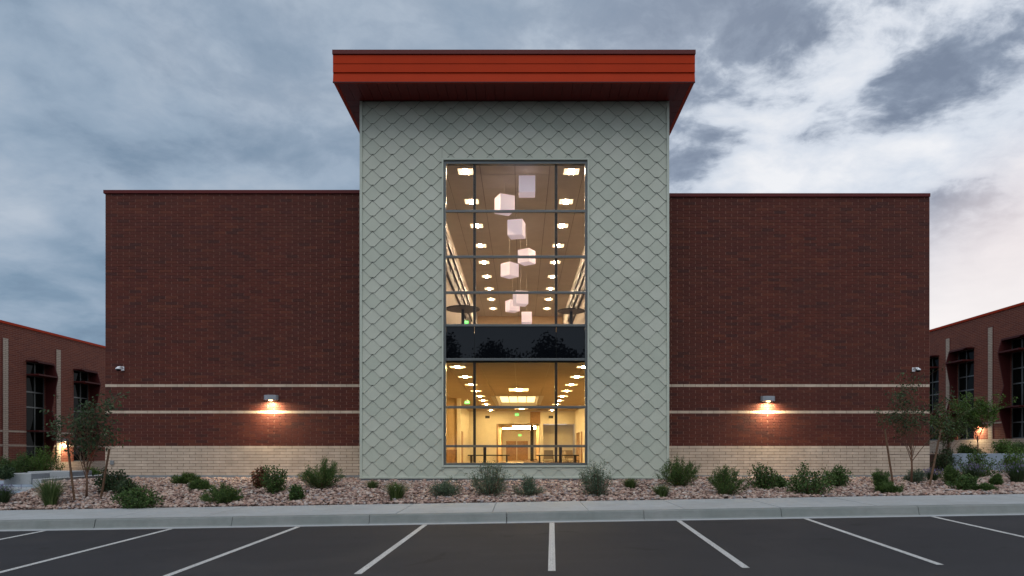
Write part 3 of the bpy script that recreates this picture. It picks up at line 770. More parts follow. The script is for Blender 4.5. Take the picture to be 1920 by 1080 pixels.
# exit signs
def exit_sign(px, py, d, w_, lb):
    t_ = thing('exit_sign', lb, 'exit sign', (xpx(px, d), d, zpx(py, d)), 'green exit signs')
    q = MB(); q.box(-w_/2, w_/2, 0, .05, -w_*.32, w_*.32); q.build('sign_body', M['exit'], t_)
    cu = bpy.data.curves.new('lettering', 'FONT'); cu.body = 'EXIT'; cu.size = w_*.42; cu.align_x = 'CENTER'; cu.align_y = 'CENTER'; cu.extrude = .002
    cu.materials.append(M['exitw']); tmp = link('tmp', cu); bpy.context.view_layer.update()
    me = bpy.data.meshes.new_from_object(tmp.evaluated_get(bpy.context.evaluated_depsgraph_get())); bpy.data.objects.remove(tmp)
    o = link('lettering', me, t_, (0, -.006, 0)); o.rotation_euler.x = PI/2
    q = MB(); q.box(-.01, .01, .02, .04, w_*.32, w_*.32+.12); q.build('hanger', M['lframe'], t_)
exit_sign(876, 754.5, 33, .24, 'green lit sign on the left below the ceiling, nearest the glass')
exit_sign(969.3, 777.3, 45, .26, 'green lit sign hanging over the wide corridor opening')
exit_sign(974.7, 816, 57, .26, 'green lit sign deep in the corridor over the double doors')
exit_sign(874, 604, 30, .20, 'green lit sign upstairs at the foot of the left round table')
# pendant cube lamps
CS = .54
cubes = [(988, 350, 22.6, 0, 'topmost white cube lamp, squarely facing the glass'), (946, 384, 23.6, 24, 'second cube lamp from the top, left of the topmost'),
 (968.5, 430, 24.2, -12, 'lavender cube lamp below the upper transom, third from the top'), (987.5, 482, 28.2, 58, 'cube lamp crossed by the middle transom, fourth from the top'),
 (955.5, 507, 28.4, 47, 'corner-on cube lamp hanging left in the third glass row'), (976, 560, 28.6, 14, 'cube lamp partly behind a smaller one near the lower transom'),
 (961, 574, 34.0, 28, 'smaller cube lamp left of the overlapping pair'), (987.5, 596, 35.5, 0, 'lowest and smallest cube lamp above the dark glass band')]
for px, py, d, rz, lb in cubes:
    t_ = thing('pendant_lamp', lb, 'pendant lamp', (xpx(px, d), d, zpx(py, d)), 'white cube pendant lamps', R(rz))
    q = MB(); h = CS/2; q.box(-h, h, -h, h, -h, h); q.build('lamp_shade', M['pend'], t_, bevel=.012)
    q = MB(); q.box(-h+.03, h-.03, -h+.03, h-.03, -h-.006, -h-.001); q.build('bottom_diffuser', M['pend'], t_)
    q = MB(); top = Zuc-zpx(py, d); q.tube([(0, 0, h), (.0, 0, top)], .006, 5); q.build('cord', M['cord'], t_)
# tables and chairs
def round_table(x, y, zf, top_h, r, lb):
    t_ = thing('high_table', lb, 'table', (x, y, zf))
    q = MB(); q.tube([(0, 0, top_h-.035), (0, 0, top_h)], r, 28); q.build('table_top', M['darkint'], t_)
    q = MB(); q.tube([(0, 0, .03), (0, 0, top_h-.036)], .055, 10); q.build('pedestal', M['darkint'], t_)
    q = MB(); q.tube([(0, 0, 0), (0, 0, .03)], r*.55, 20); q.build('foot', M['darkint'], t_)
round_table(xpx(868, 23.3), 23.3, Zu, 1.10, .58, 'dark round high table upstairs at the left pane'); round_table(xpx(1071, 23.3), 23.3, Zu, 1.03, .46, 'dark round high table upstairs at the right pane')
round_table(xpx(909, 24), 24, Zg, 1.09, .64, 'tall pedestal table downstairs, left of the middle'); round_table(xpx(1051, 24), 24, Zg, 1.09, .64, 'tall pedestal table downstairs at the right mullion')
for px0, px1, lb in ((878, 956, 'long low dark table downstairs at the left'), (1006, 1084, 'long low dark table downstairs at the right')):
    d = 26.5; a, b = xpx(px0, d), xpx(px1, d); t_ = thing('long_table', lb, 'table', ((a+b)/2, d, Zg)); hw = (b-a)/2
    q = MB(); q.box(-hw, hw, -.35, .35, .70, .74); q.build('table_top', M['darkint'], t_)
    for sx in (-1, 1):
        for sy in (-1, 1):
            q = MB(); q.box(sx*(hw-.12)-.025, sx*(hw-.12)+.025, sy*.28-.025, sy*.28+.025, 0, .699); q.build('leg', M['darkint'], t_)
def chair(px, d, lb, rz=0, hgt=0):
    t_ = thing('chair', lb, 'chair', (xpx(px, d), d, Zg), 'chairs downstairs', rz)
    q = MB(); q.box(-.22, .22, -.22, .22, .44, .47); q.build('seat', M['chairm'], t_, bevel=.01)
    q = MB(); q.hexa([(-.21, .20, .55), (.21, .20, .55), (.21, .23, .55), (-.21, .23, .55)], [(-.19, .28, .92), (.19, .28, .92), (.19, .31, .92), (-.19, .31, .92)]); q.build('backrest', M['chairm'], t_)
    for sx in (-1, 1):
        q = MB(); q.tube([(sx*.2, .21, .44), (sx*.2, .25, .62)], .012, 5); q.build('back_support', M['darkint'], t_)
        for sy in (-1, 1): q = MB(); q.tube([(sx*.2, sy*.2, .44), (sx*.23, sy*.23, 0)], .012, 5); q.build('leg', M['darkint'], t_)
chair(1029, 28.0, 'chair behind the right low table'); chair(1057, 33, 'chair farther back beside the right mullion'); chair(1073, 31, 'chair farther back near the right frame', .5)

# ------------------------------------------------------------------ wall lamps and cameras
def wall_lamp(x, y, z, lb, power, rz=0, s=1.0):
    t_ = thing('wall_lamp', lb, 'wall lamp', (x, y, z), 'wall lamps', rz)
    out = [(-.235, 0), (-.235, -.10), (-.19, -.165), (-.10, -.20), (.10, -.20), (.19, -.165), (.235, -.10), (.235, 0)]
    q = MB(); q.hexa([(px, py, -.085) for px, py in out], [(px, py, .085) for px, py in out]); q.build('housing', M['lamp'], t_, bevel=.008)
    q = MB(); q.box(-.20, .20, -.012, -.001, -.10, -.087); q.build('back_plate', M['lamp'], t_)
    q = MB(); q.tube([(0, -.12, -.108), (0, -.12, -.0865)], [.045, .07], 14); q.build('lens', M['bulb'], t_)
    ld = bpy.data.lights.new('lamp_light', 'AREA'); ld.shape = 'DISK'; ld.size = .10; ld.energy = power; ld.color = (1, .76, .44); ld.spread = R(178)
    o = link('lamp_light', ld, t_, (0, -.19, -.125)); return t_
wall_lamp((510-VX)*YW/FPX, YW-.012, (VY-746)*YW/FPX, 'grey lit wall lamp on the brick left of the shingled block', 85)
wall_lamp((1438-VX)*YW/FPX, YW-.012, (VY-748)*YW/FPX, 'grey lit wall lamp on the brick right of the shingled block', 85)
def sec_cam(px, py, lb, s):
    t_ = thing('security_camera', lb, 'security camera', ((px-VX)*YW/FPX, YW-.012, (VY-py)*YW/FPX), 'security cameras')
    q = MB(); q.box(-.05, .05, -.03, 0, -.06, .08); q.build('bracket', M['white'], t_, bevel=.008)
    q = MB(); q.tube([(0, -.03, .04), (s*.02, -.13, .05), (s*.05, -.19, .02)], [.03, .03, .05], 8); q.build('arm', M['white'], t_, smooth=True)
    q = MB(); q.tube([(s*.05, -.19, .04), (s*.05, -.19, .0), (s*.05, -.19, -.03)], [.04, .085, .09], 14); q.build('camera_hood', M['white'], t_, smooth=True)
    q = MB(); q.tube([(s*.05, -.19, -.031), (s*.05, -.19, -.06), (s*.05, -.19, -.085), (s*.05, -.19, -.095)], [.075, .065, .04, .01], 14); q.build('dome', M['spandrel'], t_, smooth=True)
sec_cam(231, 692, 'small white security camera near the left corner of the brick', -1)
sec_cam(1712, 694, 'small white security camera near the right corner of the brick', 1)
q = MB(); q.box(-.06, .06, -.03, 0, -.07, .07); q.box(-.045, .045, -.034, -.0301, -.01, .055)
o = q.build('outlet_box', M['found'], None, loc=((211-VX)*YW/FPX, YW-.012, (VY-867)*YW/FPX)); tag(o, 'small grey outlet box low on the cream brick at the left corner', 'outlet box')
q = MB(); q.tube([(0, -.02, .0), (0, -.16, -.03)], .03, 8); o = q.build('hose_bib', M['bark'], None, loc=((476-VX)*YW/FPX, YW, (VY-884)*YW/FPX)); tag(o, 'small rusty tap low on the cream brick behind the reddish shrub', 'tap')

# ------------------------------------------------------------------ side buildings
def far_building(s, w_, b, y_end0, y_end1, wins, strips, label, gz):
    t_ = thing('side_building', label, 'building', (s*w_, (y_end0+y_end1)/2, gz), 'flanking brick buildings')
    off = Vector((-s*w_, -(y_end0+y_end1)/2, -gz))
    def bx(name, m, p0, p1, ya, yb, z0_, z1_, parent=None, bevel=0):    # p = how far out from the wall face
        xa, xb = sorted((s*(w_-p0), s*(w_-p1))); q = MB(); q.box(xa, xb, ya, yb, z0_, z1_)
        return q.build(name, m, parent or t_, loc=off if parent is None else None, bevel=bevel)
    zt = b+5.62; wb, wt = b-1.68, b+3.85
    edges = sorted(wins); ya = y_end0
    cuts = [y_end0]+[v for e in edges for v in e]+[y_end1]
    wl = MB()
    def add(p0, p1, ya, yb, z0_, z1_):
        xa, xb = sorted((s*(w_-p0), s*(w_-p1))); wl.box(xa, xb, ya, yb, z0_, z1_)
    for i in range(0, len(cuts), 2):
        # split round the strips
        seg = [(cuts[i], cuts[i+1])]
        add(-.35, 0, cuts[i], cuts[i+1], b-1.70, zt)
    for e0, e1 in edges:
        add(-.35, 0, e0, e1, wt, zt)
    o = wl.build('brick_wall', M['farbrick'], t_, loc=off)
    bx('wall_base', M['farcream'], -.35, .03, y_end0, y_end1, gz-.3, b-1.70)
    bx('building_body', M['farbrick'], -12, -.36, y_end0, y_end1, gz, zt-.05)
    bx('roof_coping', M['redmetal'], -.4, .06, y_end0-.05, y_end1+.05, zt, zt+.13)
    bx('flat_roof', M['found'], -12, -.4, y_end0, y_end1, zt-.05, zt+.02)
    for i in range(0, len(cuts), 2):
        a, c = cuts[i], cuts[i+1]
        for zb_ in (b, b-.76): bx('stone_band', M['farcream'], .0, .012, a+.004, c-.004, zb_-.05, zb_+.05)
    for y_ in strips:
        bx('strip_reveal', M['redcap'], .001, .010, y_-.06, y_+.42, b-1.69, b+4.87)
        bx('pilaster', M['farcream'], .0, .03, y_, y_+.36, b-1.69, b+4.85)
    for e0, e1 in edges:
        wn = link('window', None, t_, off)
        def wb_(name, m, *a): return bx(name, m, *a, parent=wn)
        nc = 2; cw = (e1-e0)/2
        rowsz = [wb, b-.80, b+.02, b+1.36, b+2.2, b+3.12, wt]
        for z_ in rowsz: wb_('frame_rail', M['alu'], -.14, -.06, e0, e1, z_-.035, z_+.035)
        for k in range(3):
            yy = e0+cw*k; yy = min(max(yy, e0+.03), e1-.03)
            for i in range(len(rowsz)-1): wb_('frame_stile', M['alu'], -.139, -.062, yy-.03, yy+.03, rowsz[i]+.036, rowsz[i+1]-.036)
        for k in range(2):
            for i in range(len(rowsz)-1):
                wb_('pane', M['farglass'], -.12, -.10, e0+cw*k+.031, e0+cw*(k+1)-.031, rowsz[i]+.036, rowsz[i+1]-.036)
        # folded red shade: hood, two shelves and a zigzag far fin
        P = [(0, wt+.05), (.50, wt+.02), (.70, b+3.12), (.36, b+1.3), (.68, b+.05), (.22, wb), (0, wb)]
        q = MB(); f1 = [(s*(w_-p), e1+.0, z_) for p, z_ in P]; f2 = [(s*(w_-p), e1+.06, z_) for p, z_ in P]
        q.hexa(f1 if s < 0 else f1[::-1], f2 if s < 0 else f2[::-1]); q.build('shade_fin', M['shade'], wn)
        wb_('hood', M['shade'], 0, .52, e0-.05, e1-.002, wt+.0, wt+.06)
        wb_('hood_face', M['shade'], .48, .52, e0+.2, e1-.002, wt-.05, wt-.001)
        wb_('shade_shelf', M['shade'], 0, .70, e0-.0, e1-.002, b+3.09, b+3.17)
        wb_('shade_shelf', M['shade'], 0, .68, e0-.0, e1-.002, b+.0, b+.08)
    return t_
far_building(-1, 27.1, 1.04, 31, 60, [(32.9, 34.4), (37.35, 38.85), (41.3, 42.8)], [35.65, 39.75], 'red brick building at the left edge with folded red window shades', -1.6)
far_building(1, 27.5, 2.38, 31, 60, [(32.2, 33.8), (36.8, 38.4), (41.5, 43.1), (45.0, 46.6)], [34.8, 39.85, 43.85], 'red brick building at the right edge with folded red window shades', -.4)
wall_lamp(-27.1+.02, 40.4, .62, 'lit wall lamp on the left side building behind the tree', 90, R(90))
wall_lamp(27.5-.02, 41.0, 1.62, 'lit wall lamp on the right side building behind the pale tree', 90, R(-90))

# ------------------------------------------------------------------ steps, seats, walls at the sides
steps = struct(link('steps', None))
sy = [20.4, 21.6, 22.8, 24.0]; sz = [-1.40, -1.34, -1.28, -1.22]
for i in range(4):
    q = MB(); q.box(-26, [-14.75, -15.25, -15.9, -16.3][i], sy[i], (sy[i+1]-.004) if i < 3 else 27.9, -1.9, sz[i]); q.build('step', M['blue'] if i % 2 else M['concrete'], steps, bevel=.01)
q = MB(); q.hexa([(-15.98, 22.3, -1.6), (-15.68, 22.3, -1.6), (-16.1, 27.5, -1.6), (-16.5, 27.5, -1.6)], [(-15.98, 22.3, -.93), (-15.68, 22.3, -.93), (-16.1, 27.5, -.93), (-16.5, 27.5, -.93)])
tag(q.build('low_wall', M['concrete'], bevel=.015), 'low pale concrete wall running back behind the tall grass clump', 'wall')
for (xa, xb, ya, yb, z1_, lb) in ((-18.75, -17.75, 24.7, 25.7, -.83, 'nearer pale concrete seat block beside the steps'), (-18.9, -17.3, 26.1, 27.5, -.80, 'farther, wider pale concrete seat block behind the first')):
    q = MB(); q.box(xa, xb, ya, yb, -1.23, z1_); tag(q.build('seat_block', M['concrete'], bevel=.02), lb, 'bench', 'concrete seat blocks')
q = MB(); q.box(18.3, 26.8, 29, 29.3, -1.1, -.12); tag(q.build('retaining_wall', M['blue'], bevel=.015), 'blue grey retaining wall behind the shrubs at the right', 'wall')
q = MB(); q.box(18.3, 27.4, 29.31, 60, -1.1, -.16); struct(q.build('terrace', M['soil']))
q = MB(); q.poly([(-16.4, 27.6, -1.06), (-14.1, 27.6, -1.06), (-14.1, 40, -1.2), (-16.4, 40, -1.2)]); struct(q.build('path', M['concrete']))

# ------------------------------------------------------------------ plants
def leaf_quads(P, D, L, Wd, name, m, droop=0., rndv=None, fold=True):
    """P base points, D unit directions -> diamond leaves"""
    n = len(P)
    up = np.tile(np.array([[0, 0, 1.]]), (n, 1)); rv = rng.normal(size=(n, 3))
    sdir = np.cross(D, rv); sdir /= np.linalg.norm(sdir, axis=1)[:, None]+1e-9
    L = L[:, None]; Wd = Wd[:, None]
    a = P; b = P+D*L*.5+sdir*Wd*.5; c = P+D*L - np.array([[0, 0, 1]])*droop*L; d = P+D*L*.5-sdir*Wd*.5
    V = np.stack([a, b, c, d], 1).reshape(-1, 3); F = np.arange(4*n).reshape(-1, 4)
    return npmesh(name, V, F, m, rndv if rndv is not None else rng.random(n))
def unit(v): return v/(np.linalg.norm(v, axis=-1, keepdims=True)+1e-9)
def shrub(px, py, wpx, hpx, kind, lb, cat='shrub', group=None, loc=None):
    x, y, z = place(px, py) if loc is None else loc
    k = y/FPX; w_ = wpx*k/2*1.16; h = hpx*k*1.06
    t_ = thing({'grass': 'grass_clump', 'lav': 'lavender', 'jun': 'juniper', 'low': 'juniper'}.get(kind, 'shrub'), lb, cat, (x, y, z-.02), group)
    st_ = MB()
    if kind in ('grass', 'lav'):
        n = int(520*max(w_/.3, .6)); seg = 4
        a = rng.uniform(0, 2*PI, n); lean = rng.beta(1.3, 1.6, n)*1.0
        Lb = h*rng.uniform(.6, 1.08, n)/np.maximum(np.cos(lean*.75), .4); base = np.stack([np.cos(a), np.sin(a), a*0], 1)*rng.uniform(0, w_*.35, n)[:, None]
        out = np.stack([np.cos(a), np.sin(a), a*0], 1)
        V = []; wd = rng.uniform(.004, .009, n)*1.3
        side = np.stack([-np.sin(a), np.cos(a), a*0], 1)
        reach = np.minimum(w_*1.15, Lb*np.sin(lean))
        for j in range(seg+1):
            t = j/seg
            p = base+out*(reach*t**1.6)[:, None]+np.array([[0, 0, 1]])*(Lb*np.cos(lean*.8)*(t-.18*lean*t*t))[:, None]
            ww = (wd*(1-t*.85))[:, None]; V += [p-side*ww, p+side*ww]
        V = np.stack(V, 1); nv = V.shape[1]; F = []
        for j in range(seg): F.append(np.array([2*j, 2*j+1, 2*j+3, 2*j+2]))
        F = (np.array(F)[None]+nv*np.arange(n)[:, None, None]).reshape(-1, 4)
        link('blades', npmesh('blades', V.reshape(-1, 3), F, M['grass'] if kind == 'grass' else M['leafdark'], np.repeat(rng.random(n), seg)), t_)
        if kind == 'lav':
            idx = rng.integers(0, n, 210); tips = V[idx, -1]
            link('flowers', leaf_quads(tips+rng.normal(size=(210, 3))*.02, unit(rng.normal(size=(210, 3))*.3+[0, 0, 1]), rng.uniform(.04, .09, 210), np.full(210, .02), 'flowers', M['lav']), t_)['kind'] = 'stuff'
        elif 'pale' in lb:
            idx = rng.integers(0, n, 40); tips = V[idx, -2]
            link('flowers', leaf_quads(tips, unit(rng.normal(size=(40, 3))+[0, 0, 1]), np.full(40, .03), np.full(40, .022), 'flowers', M['wflow']), t_)['kind'] = 'stuff'
        return t_
    flat = kind == 'low'
    nst = {'jun': 34, 'low': 46, 'sage': 46}.get(kind, 34); nst = int(nst*max(1, w_/.45))
    P, D, LL = [], [], []
    for i in range(nst):
        a = random.uniform(0, 2*PI); lean = random.random()**.7
        el = {'low': .25, 'jun': .55}.get(kind, .35)
        tip = np.array([math.cos(a)*w_*lean*random.uniform(.75, 1.1), math.sin(a)*w_*lean*random.uniform(.75, 1.1)*.9, h*(math.sqrt(max(0, 1-(lean*.85)**2)))*random.uniform(.55, 1.1)])
        if flat: tip[2] = h*random.uniform(.35, 1.0)*(1-.35*lean)
        b0 = np.array([math.cos(a), math.sin(a), 0])*w_*.12*random.random()
        ctrl = (b0+tip)/2+np.array([0, 0, -.12*h if kind != 'jun' else .02])+np.array([math.cos(a), math.sin(a), 0])*w_*.15*lean
        pts = [(1-t)**2*b0+2*t*(1-t)*ctrl+t*t*tip for t in np.linspace(0, 1, 6)]
        st_.tube(pts, [.008, .007, .006, .004, .003, .002], 4, cap=False)
        # side twigs with leaves
        nl = {'jun': 150, 'low': 150, 'sage': 80}.get(kind, 56)
        ts = np.random.beta(1.6, 1.0, nl)*.95+.05
        q = ((1-ts)**2)[:, None]*b0+(2*ts*(1-ts))[:, None]*ctrl+(ts**2)[:, None]*tip
        tang = unit(2*(1-ts)[:, None]*(ctrl-b0)+2*ts[:, None]*(tip-ctrl))
        spread = {'jun': .05, 'low': .05, 'sage': .07}.get(kind, .075)*(.5+w_)
        q = q+rng.normal(size=q.shape)*spread*(1-ts*.45)[:, None]
        d = unit(tang*{'jun': .9, 'low': .8}.get(kind, .5)+rng.normal(size=q.shape)*.55+np.array([0, 0, .25]))
        P.append(q); D.append(d)
    P = np.concatenate(P); D = np.concatenate(D); P[:, 2] = np.maximum(P[:, 2], .015)
    n = len(P)
    if kind in ('jun', 'low'): L, Wd = rng.uniform(.05, .10, n), rng.uniform(.009, .017, n)
    elif kind == 'sage': L, Wd = rng.uniform(.035, .07, n), rng.uniform(.012, .02, n)
    else: L, Wd = rng.uniform(.045, .085, n), rng.uniform(.028, .048, n)
    mm = {'jun': 'jun', 'low': 'jun', 'sage': 'sage', 'red': 'junred', 'bright': 'leafbright', 'dark': 'leafdark'}.get(kind, 'leaf')
    link('foliage', leaf_quads(P, D, L, Wd, 'foliage', M[mm], .1), t_)
    st_.build('stems', M['bark'], t_)
    return t_
G1 = 'shrubs in the gravel bed'
plants = [
 (95, 950, 44, 54, 'grass', 'tall green grass clump at the left end of the gravel bed', 'grass clump'),
 (5, 945, 40, 34, 'lav', 'lavender clump at the left edge of the picture', 'lavender'),
 (208, 922, 62, 40, 'dark', 'round dark shrub right of the staked left tree', 'shrub'),
 (240, 930, 36, 30, 'dark', 'small dark shrub against the round one by the left tree', 'shrub'),
 (260, 952, 80, 36, 'leaf', 'sprawling green shrub at the pavement edge right of the left tree', 'shrub'),
 (172, 900, 34, 24, 'bright', 'little green shrub by the left corner of the brick', 'shrub'),
 (350, 908, 46, 22, 'low', 'flat juniper nearest the cream wall at the left', 'juniper'),
 (377, 919, 44, 20, 'low', 'flat juniper in the middle of the three left ones', 'juniper'),
 (416, 943, 74, 36, 'low', 'largest flat juniper, nearest the pavement at the left', 'juniper'),
 (489, 916, 26, 38, 'red', 'reddish shrub tip below the left wall lamp', 'shrub'),
 (516, 924, 52, 48, 'leaf', 'leafy green shrub below the left wall lamp', 'shrub'),
 (555, 940, 24, 28, 'leaf', 'small upright shrub right of the leafy one under the left lamp', 'shrub'),
 (605, 916, 78, 52, 'jun', 'feathery upright juniper left of the shingled block', 'juniper'),
 (698, 918, 32, 18, 'grass', 'low grass tuft at the left corner of the shingled block', 'grass clump'),
 (743, 937, 50, 34, 'grass', 'rounded grass clump with pale flowers left of the window', 'grass clump'),
 (838, 931, 58, 34, 'sage', 'grey green shrub just left of the large one under the window', 'shrub'),
 (919, 930, 88, 60, 'sage', 'largest grey green shrub, under the left half of the window', 'shrub'),
 (991, 930, 56, 34, 'sage', 'low grey green shrub under the middle of the window', 'shrub'),
 (1120, 931, 72, 62, 'sage', 'tall grey green shrub under the right corner of the window', 'shrub'),
 (1182, 916, 40, 20, 'grass', 'low dark grass tuft right of the tall grey green shrub', 'grass clump'),
 (1241, 933, 42, 26, 'grass', 'small grass clump with pale flowers left of the corner juniper', 'grass clump'),
 (1273, 914, 74, 56, 'jun', 'feathery juniper at the right corner of the shingled block', 'juniper'),
 (1362, 930, 66, 52, 'jun', 'feathery juniper left below the right wall lamp', 'juniper'),
 (1431, 919, 56, 46, 'leaf', 'pointed green shrub directly below the right wall lamp', 'shrub'),
 (1460, 916, 26, 22, 'leaf', 'small shrub touching the pointed one below the right lamp', 'shrub'),
 (1518, 928, 74, 56, 'leaf', 'broad bushy green shrub right of the right wall lamp', 'shrub'),
 (1568, 914, 54, 38, 'leaf', 'open green shrub behind the broad bushy one', 'shrub'),
 (1652, 922, 36, 40, 'jun', 'upright juniper left of the right staked tree', 'juniper'),
 (1664, 925, 44, 22, 'low', 'flat juniper at the foot of the left stake of the right tree', 'juniper'),
 (1716, 906, 36, 26, 'sage', 'grey green shrub behind the trunk of the right staked tree', 'shrub'),
 (1748, 904, 34, 24, 'lav', 'pale lavender at the corner of the brick at the right', 'lavender'),
 (1772, 886, 52, 46, 'dark', 'dark round shrub past the right corner of the brick', 'shrub'),
 (1782, 912, 34, 34, 'jun', 'small upright juniper in front of the dark round shrub', 'juniper'),
 (1808, 920, 48, 30, 'leaf', 'loose green shrub near the pavement at the right', 'shrub'),
 (1836, 898, 68, 48, 'leaf', 'large leafy shrub below the retaining wall', 'shrub'),
 (1822, 902, 40, 30, 'lav', 'purple lavender in front of the large leafy shrub', 'lavender'),
 (1867, 913, 18, 24, 'jun', 'tiny upright juniper between the lavenders at the right', 'juniper'),
 (1908, 908, 46, 40, 'lav', 'purple lavender at the right edge of the picture', 'lavender'),
 (1905, 888, 60, 46, 'bright', 'bright shrub behind the lavender at the right edge', 'shrub'),
 (1848, 922, 30, 16, 'low', 'low green tuft near the pavement at the right', 'juniper'),
 (1880, 878, 42, 30, 'dark', 'dark shrub against the right end of the retaining wall', 'shrub'),
]
for p in plants: shrub(*p, group=G1)
for (px, d, z_, wd, h, kind, lb) in ((1885, 31, -.18, 55, 26, 'bright', 'shrub above the retaining wall at the right'), (1815, 31.5, -.18, 40, 18, 'leaf', 'low shrub on the terrace left of the pale tree'),
    (1912, 30, -.18, 30, 22, 'leaf', 'small shrub above the retaining wall at the picture edge')):
    shrub(0, 0, wd, h, kind, lb, group='shrubs on the right terrace', loc=((px-VX)*d/FPX, d, z_))
for (px, d, z_, wd, h, kind, lb) in ((15, 28.6, -1.0, 60, 30, 'leaf', 'leftmost hedge shrub behind the seat blocks'), (52, 29.2, -1.0, 60, 38, 'leaf', 'hedge shrub behind the nearer seat block'),
    (84, 29.5, -1.0, 60, 48, 'bright', 'tallest bright hedge shrub behind the farther seat block'), (10, 24.4, -1.0, 30, 22, 'dark', 'dark little shrub on the left edge by the seat blocks')):
    shrub(0, 0, wd, h, kind, lb, group='hedge shrubs by the steps', loc=((px-VX)*d/FPX, d, z_))

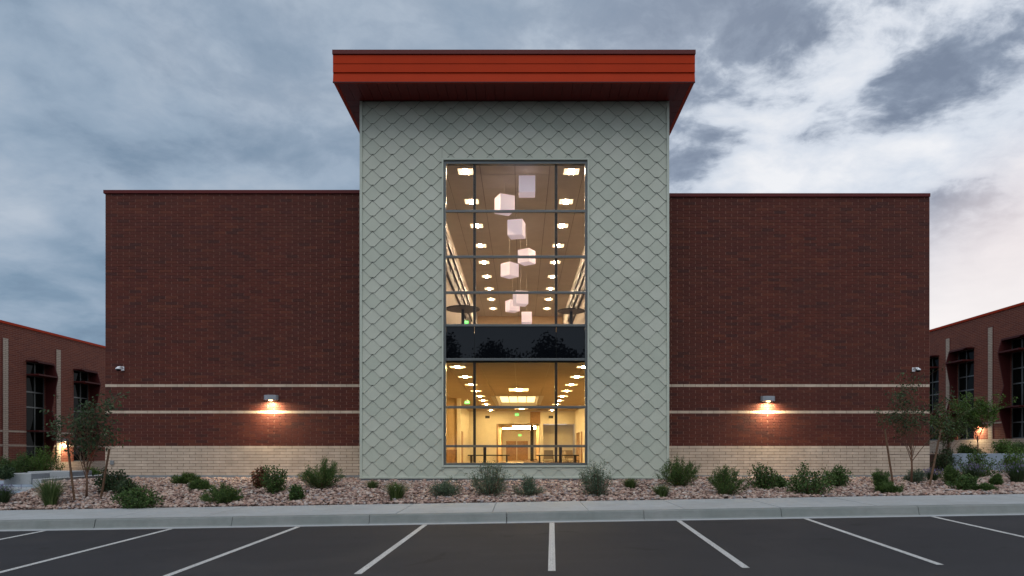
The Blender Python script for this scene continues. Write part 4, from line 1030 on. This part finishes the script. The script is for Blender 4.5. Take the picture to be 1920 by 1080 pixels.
def tree(px, py, hpx, cw, lb, seed, leafm, trunk_frac=.33, dense=1.0, loc=None, stakes=None, leafsize=.06, lean=(0, 0)):
    rs = random.Random(seed)
    x, y, z = place(px, py) if loc is None else loc
    k = y/FPX; H = hpx*k; Wc = cw*k/2
    t_ = thing('young_tree', lb, 'tree', (x, y, z-.02), 'young staked trees')
    tr = MB(); tb = MB(); tips = []
    th = H*trunk_frac
    tr.tube([(0, 0, 0), (.015, 0, th*.5), (.0+lean[0]*.3, .01, th)], [.035, .027, .023], 8)
    base = Vector((lean[0]*.3, .01, th))
    def grow(p, d, L, r, lvl):
        pts = [p]; dd = d.copy(); n = 4
        for i in range(n):
            dd = (dd+Vector((rs.gauss(0, .10), rs.gauss(0, .10), rs.gauss(.05, .07)))).normalized(); pts.append(pts[-1]+dd*L/n)
            q = pts[-1]
        tb.tube(pts, [r*(1-.7*i/n) for i in range(n+1)], 5 if lvl < 2 else 3, cap=False)
        if lvl >= 1:
            for i in range(1, n+1): tips.append((pts[i], (pts[i]-pts[i-1]).normalized(), lvl))
        if lvl < 3:
            for i in range({0: 6, 1: 4, 2: 3}[lvl]):
                t = rs.uniform(.25, 1.0); j = min(int(t*n), n-1); q = pts[j].lerp(pts[j+1], t*n-j)
                a = rs.uniform(0, 2*PI); side = Vector((math.cos(a), math.sin(a), rs.uniform(-.1, .5))).normalized()
                grow(q, (dd*.55+side*.75).normalized(), L*rs.uniform(.38, .6), r*.5, lvl+1)
    nb_ = 7
    for i in range(nb_):
        a = 2*PI*i/nb_+rs.uniform(-.3, .3); sp = rs.uniform(.25, 1.0)*Wc/(H-th)*1.0
        d = Vector((math.cos(a)*sp, math.sin(a)*sp, 1)).normalized(); grow(base-Vector((0, 0, rs.uniform(0, .12*H))), d, (H-th)*rs.uniform(.6, .88), .013, 0)
    grow(base, Vector((lean[0], 0, 1)).normalized(), (H-th)*.8, .016, 0)
    tr.build('trunk', M['bark'], t_, smooth=True); tb.build('branches', M['bark'], t_)
    P = []; D = []
    for (p, d, lvl) in tips:
        for _ in range(int(dense*(2.4 if lvl > 1 else 1.2)+rs.random())):
            v = Vector((rs.gauss(0, 1), rs.gauss(0, 1), rs.gauss(0, 1))).normalized()
            P.append(p+v*.035); D.append((d*.5+v+Vector((0, 0, -.1))).normalized())
    P = np.array(P); D = np.array(D); n = len(P)
    link('crown', leaf_quads(P, D, rng.uniform(.7, 1.25, n)*leafsize, rng.uniform(.35, .55, n)*leafsize, 'crown', M[leafm], .15), t_)
    if stakes:
        for (sx0, sy0, sx1, sy1, slb) in stakes:
            bx_, by_, bz_ = place(sx0, sy0); X1 = (sx1-VX)*y/FPX; Z1 = (VY-sy1)*y/FPX
            q = MB(); q.tube([(0, 0, -.1), (X1-bx_, y-by_, Z1-bz_)], [.03, .028], 8)
            tag(q.build('tree_stake', M['stake'], None, loc=(bx_, by_, bz_)), slb, 'stake', 'tree stakes')
        q = MB(); a, b = stakes[0], stakes[1]; zw_ = H*.30
        X0_ = (a[0]+(a[2]-a[0])*.45-VX)*y/FPX-x; X1_ = (b[0]+(b[2]-b[0])*.45-VX)*y/FPX-x
        q.tube([(X0_, 0, zw_), (0, 0, zw_-.02), (X1_, 0, zw_)], .006, 5); q.build('guy_wire', M['wire'], t_)
tree(162, 935, 190, 150, 'young staked tree with small dark leaves at the left corner', 5, 'leafdark', .30, .22, stakes=[(141, 942, 126, 828, 'left leaning stake of the left tree'), (188, 935, 205, 842, 'right leaning stake of the left tree')], leafsize=.105)
tree(1709, 908, 192, 150, 'young sparse staked tree against the right end of the brick', 11, 'leafdark', .34, .23, stakes=[(1676, 912, 1659, 806, 'left leaning stake of the right tree'), (1741, 915, 1764, 806, 'right leaning stake of the right tree')], leafsize=.085)
tree(0, 0, 120, 62, 'young tree just past the right corner of the brick', 21, 'leaf', .30, .35, loc=(17.6, 28.2, -.85), leafsize=.10)
tree(0, 0, 104, 82, 'pale green feathery tree on the terrace before the lit wall', 33, 'leafbright', .32, .6, loc=((1833-VX)*31/FPX, 31, -.18), leafsize=.095)
for (px, lb) in ((1779, 'thin stake left of the pale tree'),):
    q = MB(); q.tube([(0, 0, 0), (.03, 0, 2.2)], .025, 7); tag(q.build('tree_stake', M['stake'], None, loc=((px-VX)*30.5/FPX, 30.5, -.18)), lb, 'stake', 'tree stakes')

# trees across the road, seen only mirrored in the dark glass band
P = []; rsz = []
for i in range(26):
    near = i >= 16; cx = (-11+2.3*(i-16) if near else -56+7.5*i)+random.uniform(-1, 1); Hh = random.uniform(12.8, 15.4)+(2.2 if i == 17 else 0); wd = random.uniform(2.0, 3.2)
    n = 5500; a = rng.normal(size=(n, 3)); a = unit(a)*(rng.random(n)**.4)[:, None]
    q = a*[wd, wd, Hh*.42]+[cx, -42+random.uniform(-4, 4), Hh*.58-1.5]; q += rng.normal(size=q.shape)*.35; P.append(q)
P = np.concatenate(P); n = len(P)
o = link('treeline', leaf_quads(P, unit(rng.normal(size=P.shape)), rng.uniform(.25, .6, n), rng.uniform(.15, .4, n), 'treeline', M['treeblack'])); o['kind'] = 'stuff'

# ------------------------------------------------------------------ lift everything from eye level to the ground datum
for o in S.objects:
    if o.parent is None and o is not cam: o.location.z += CAM_H
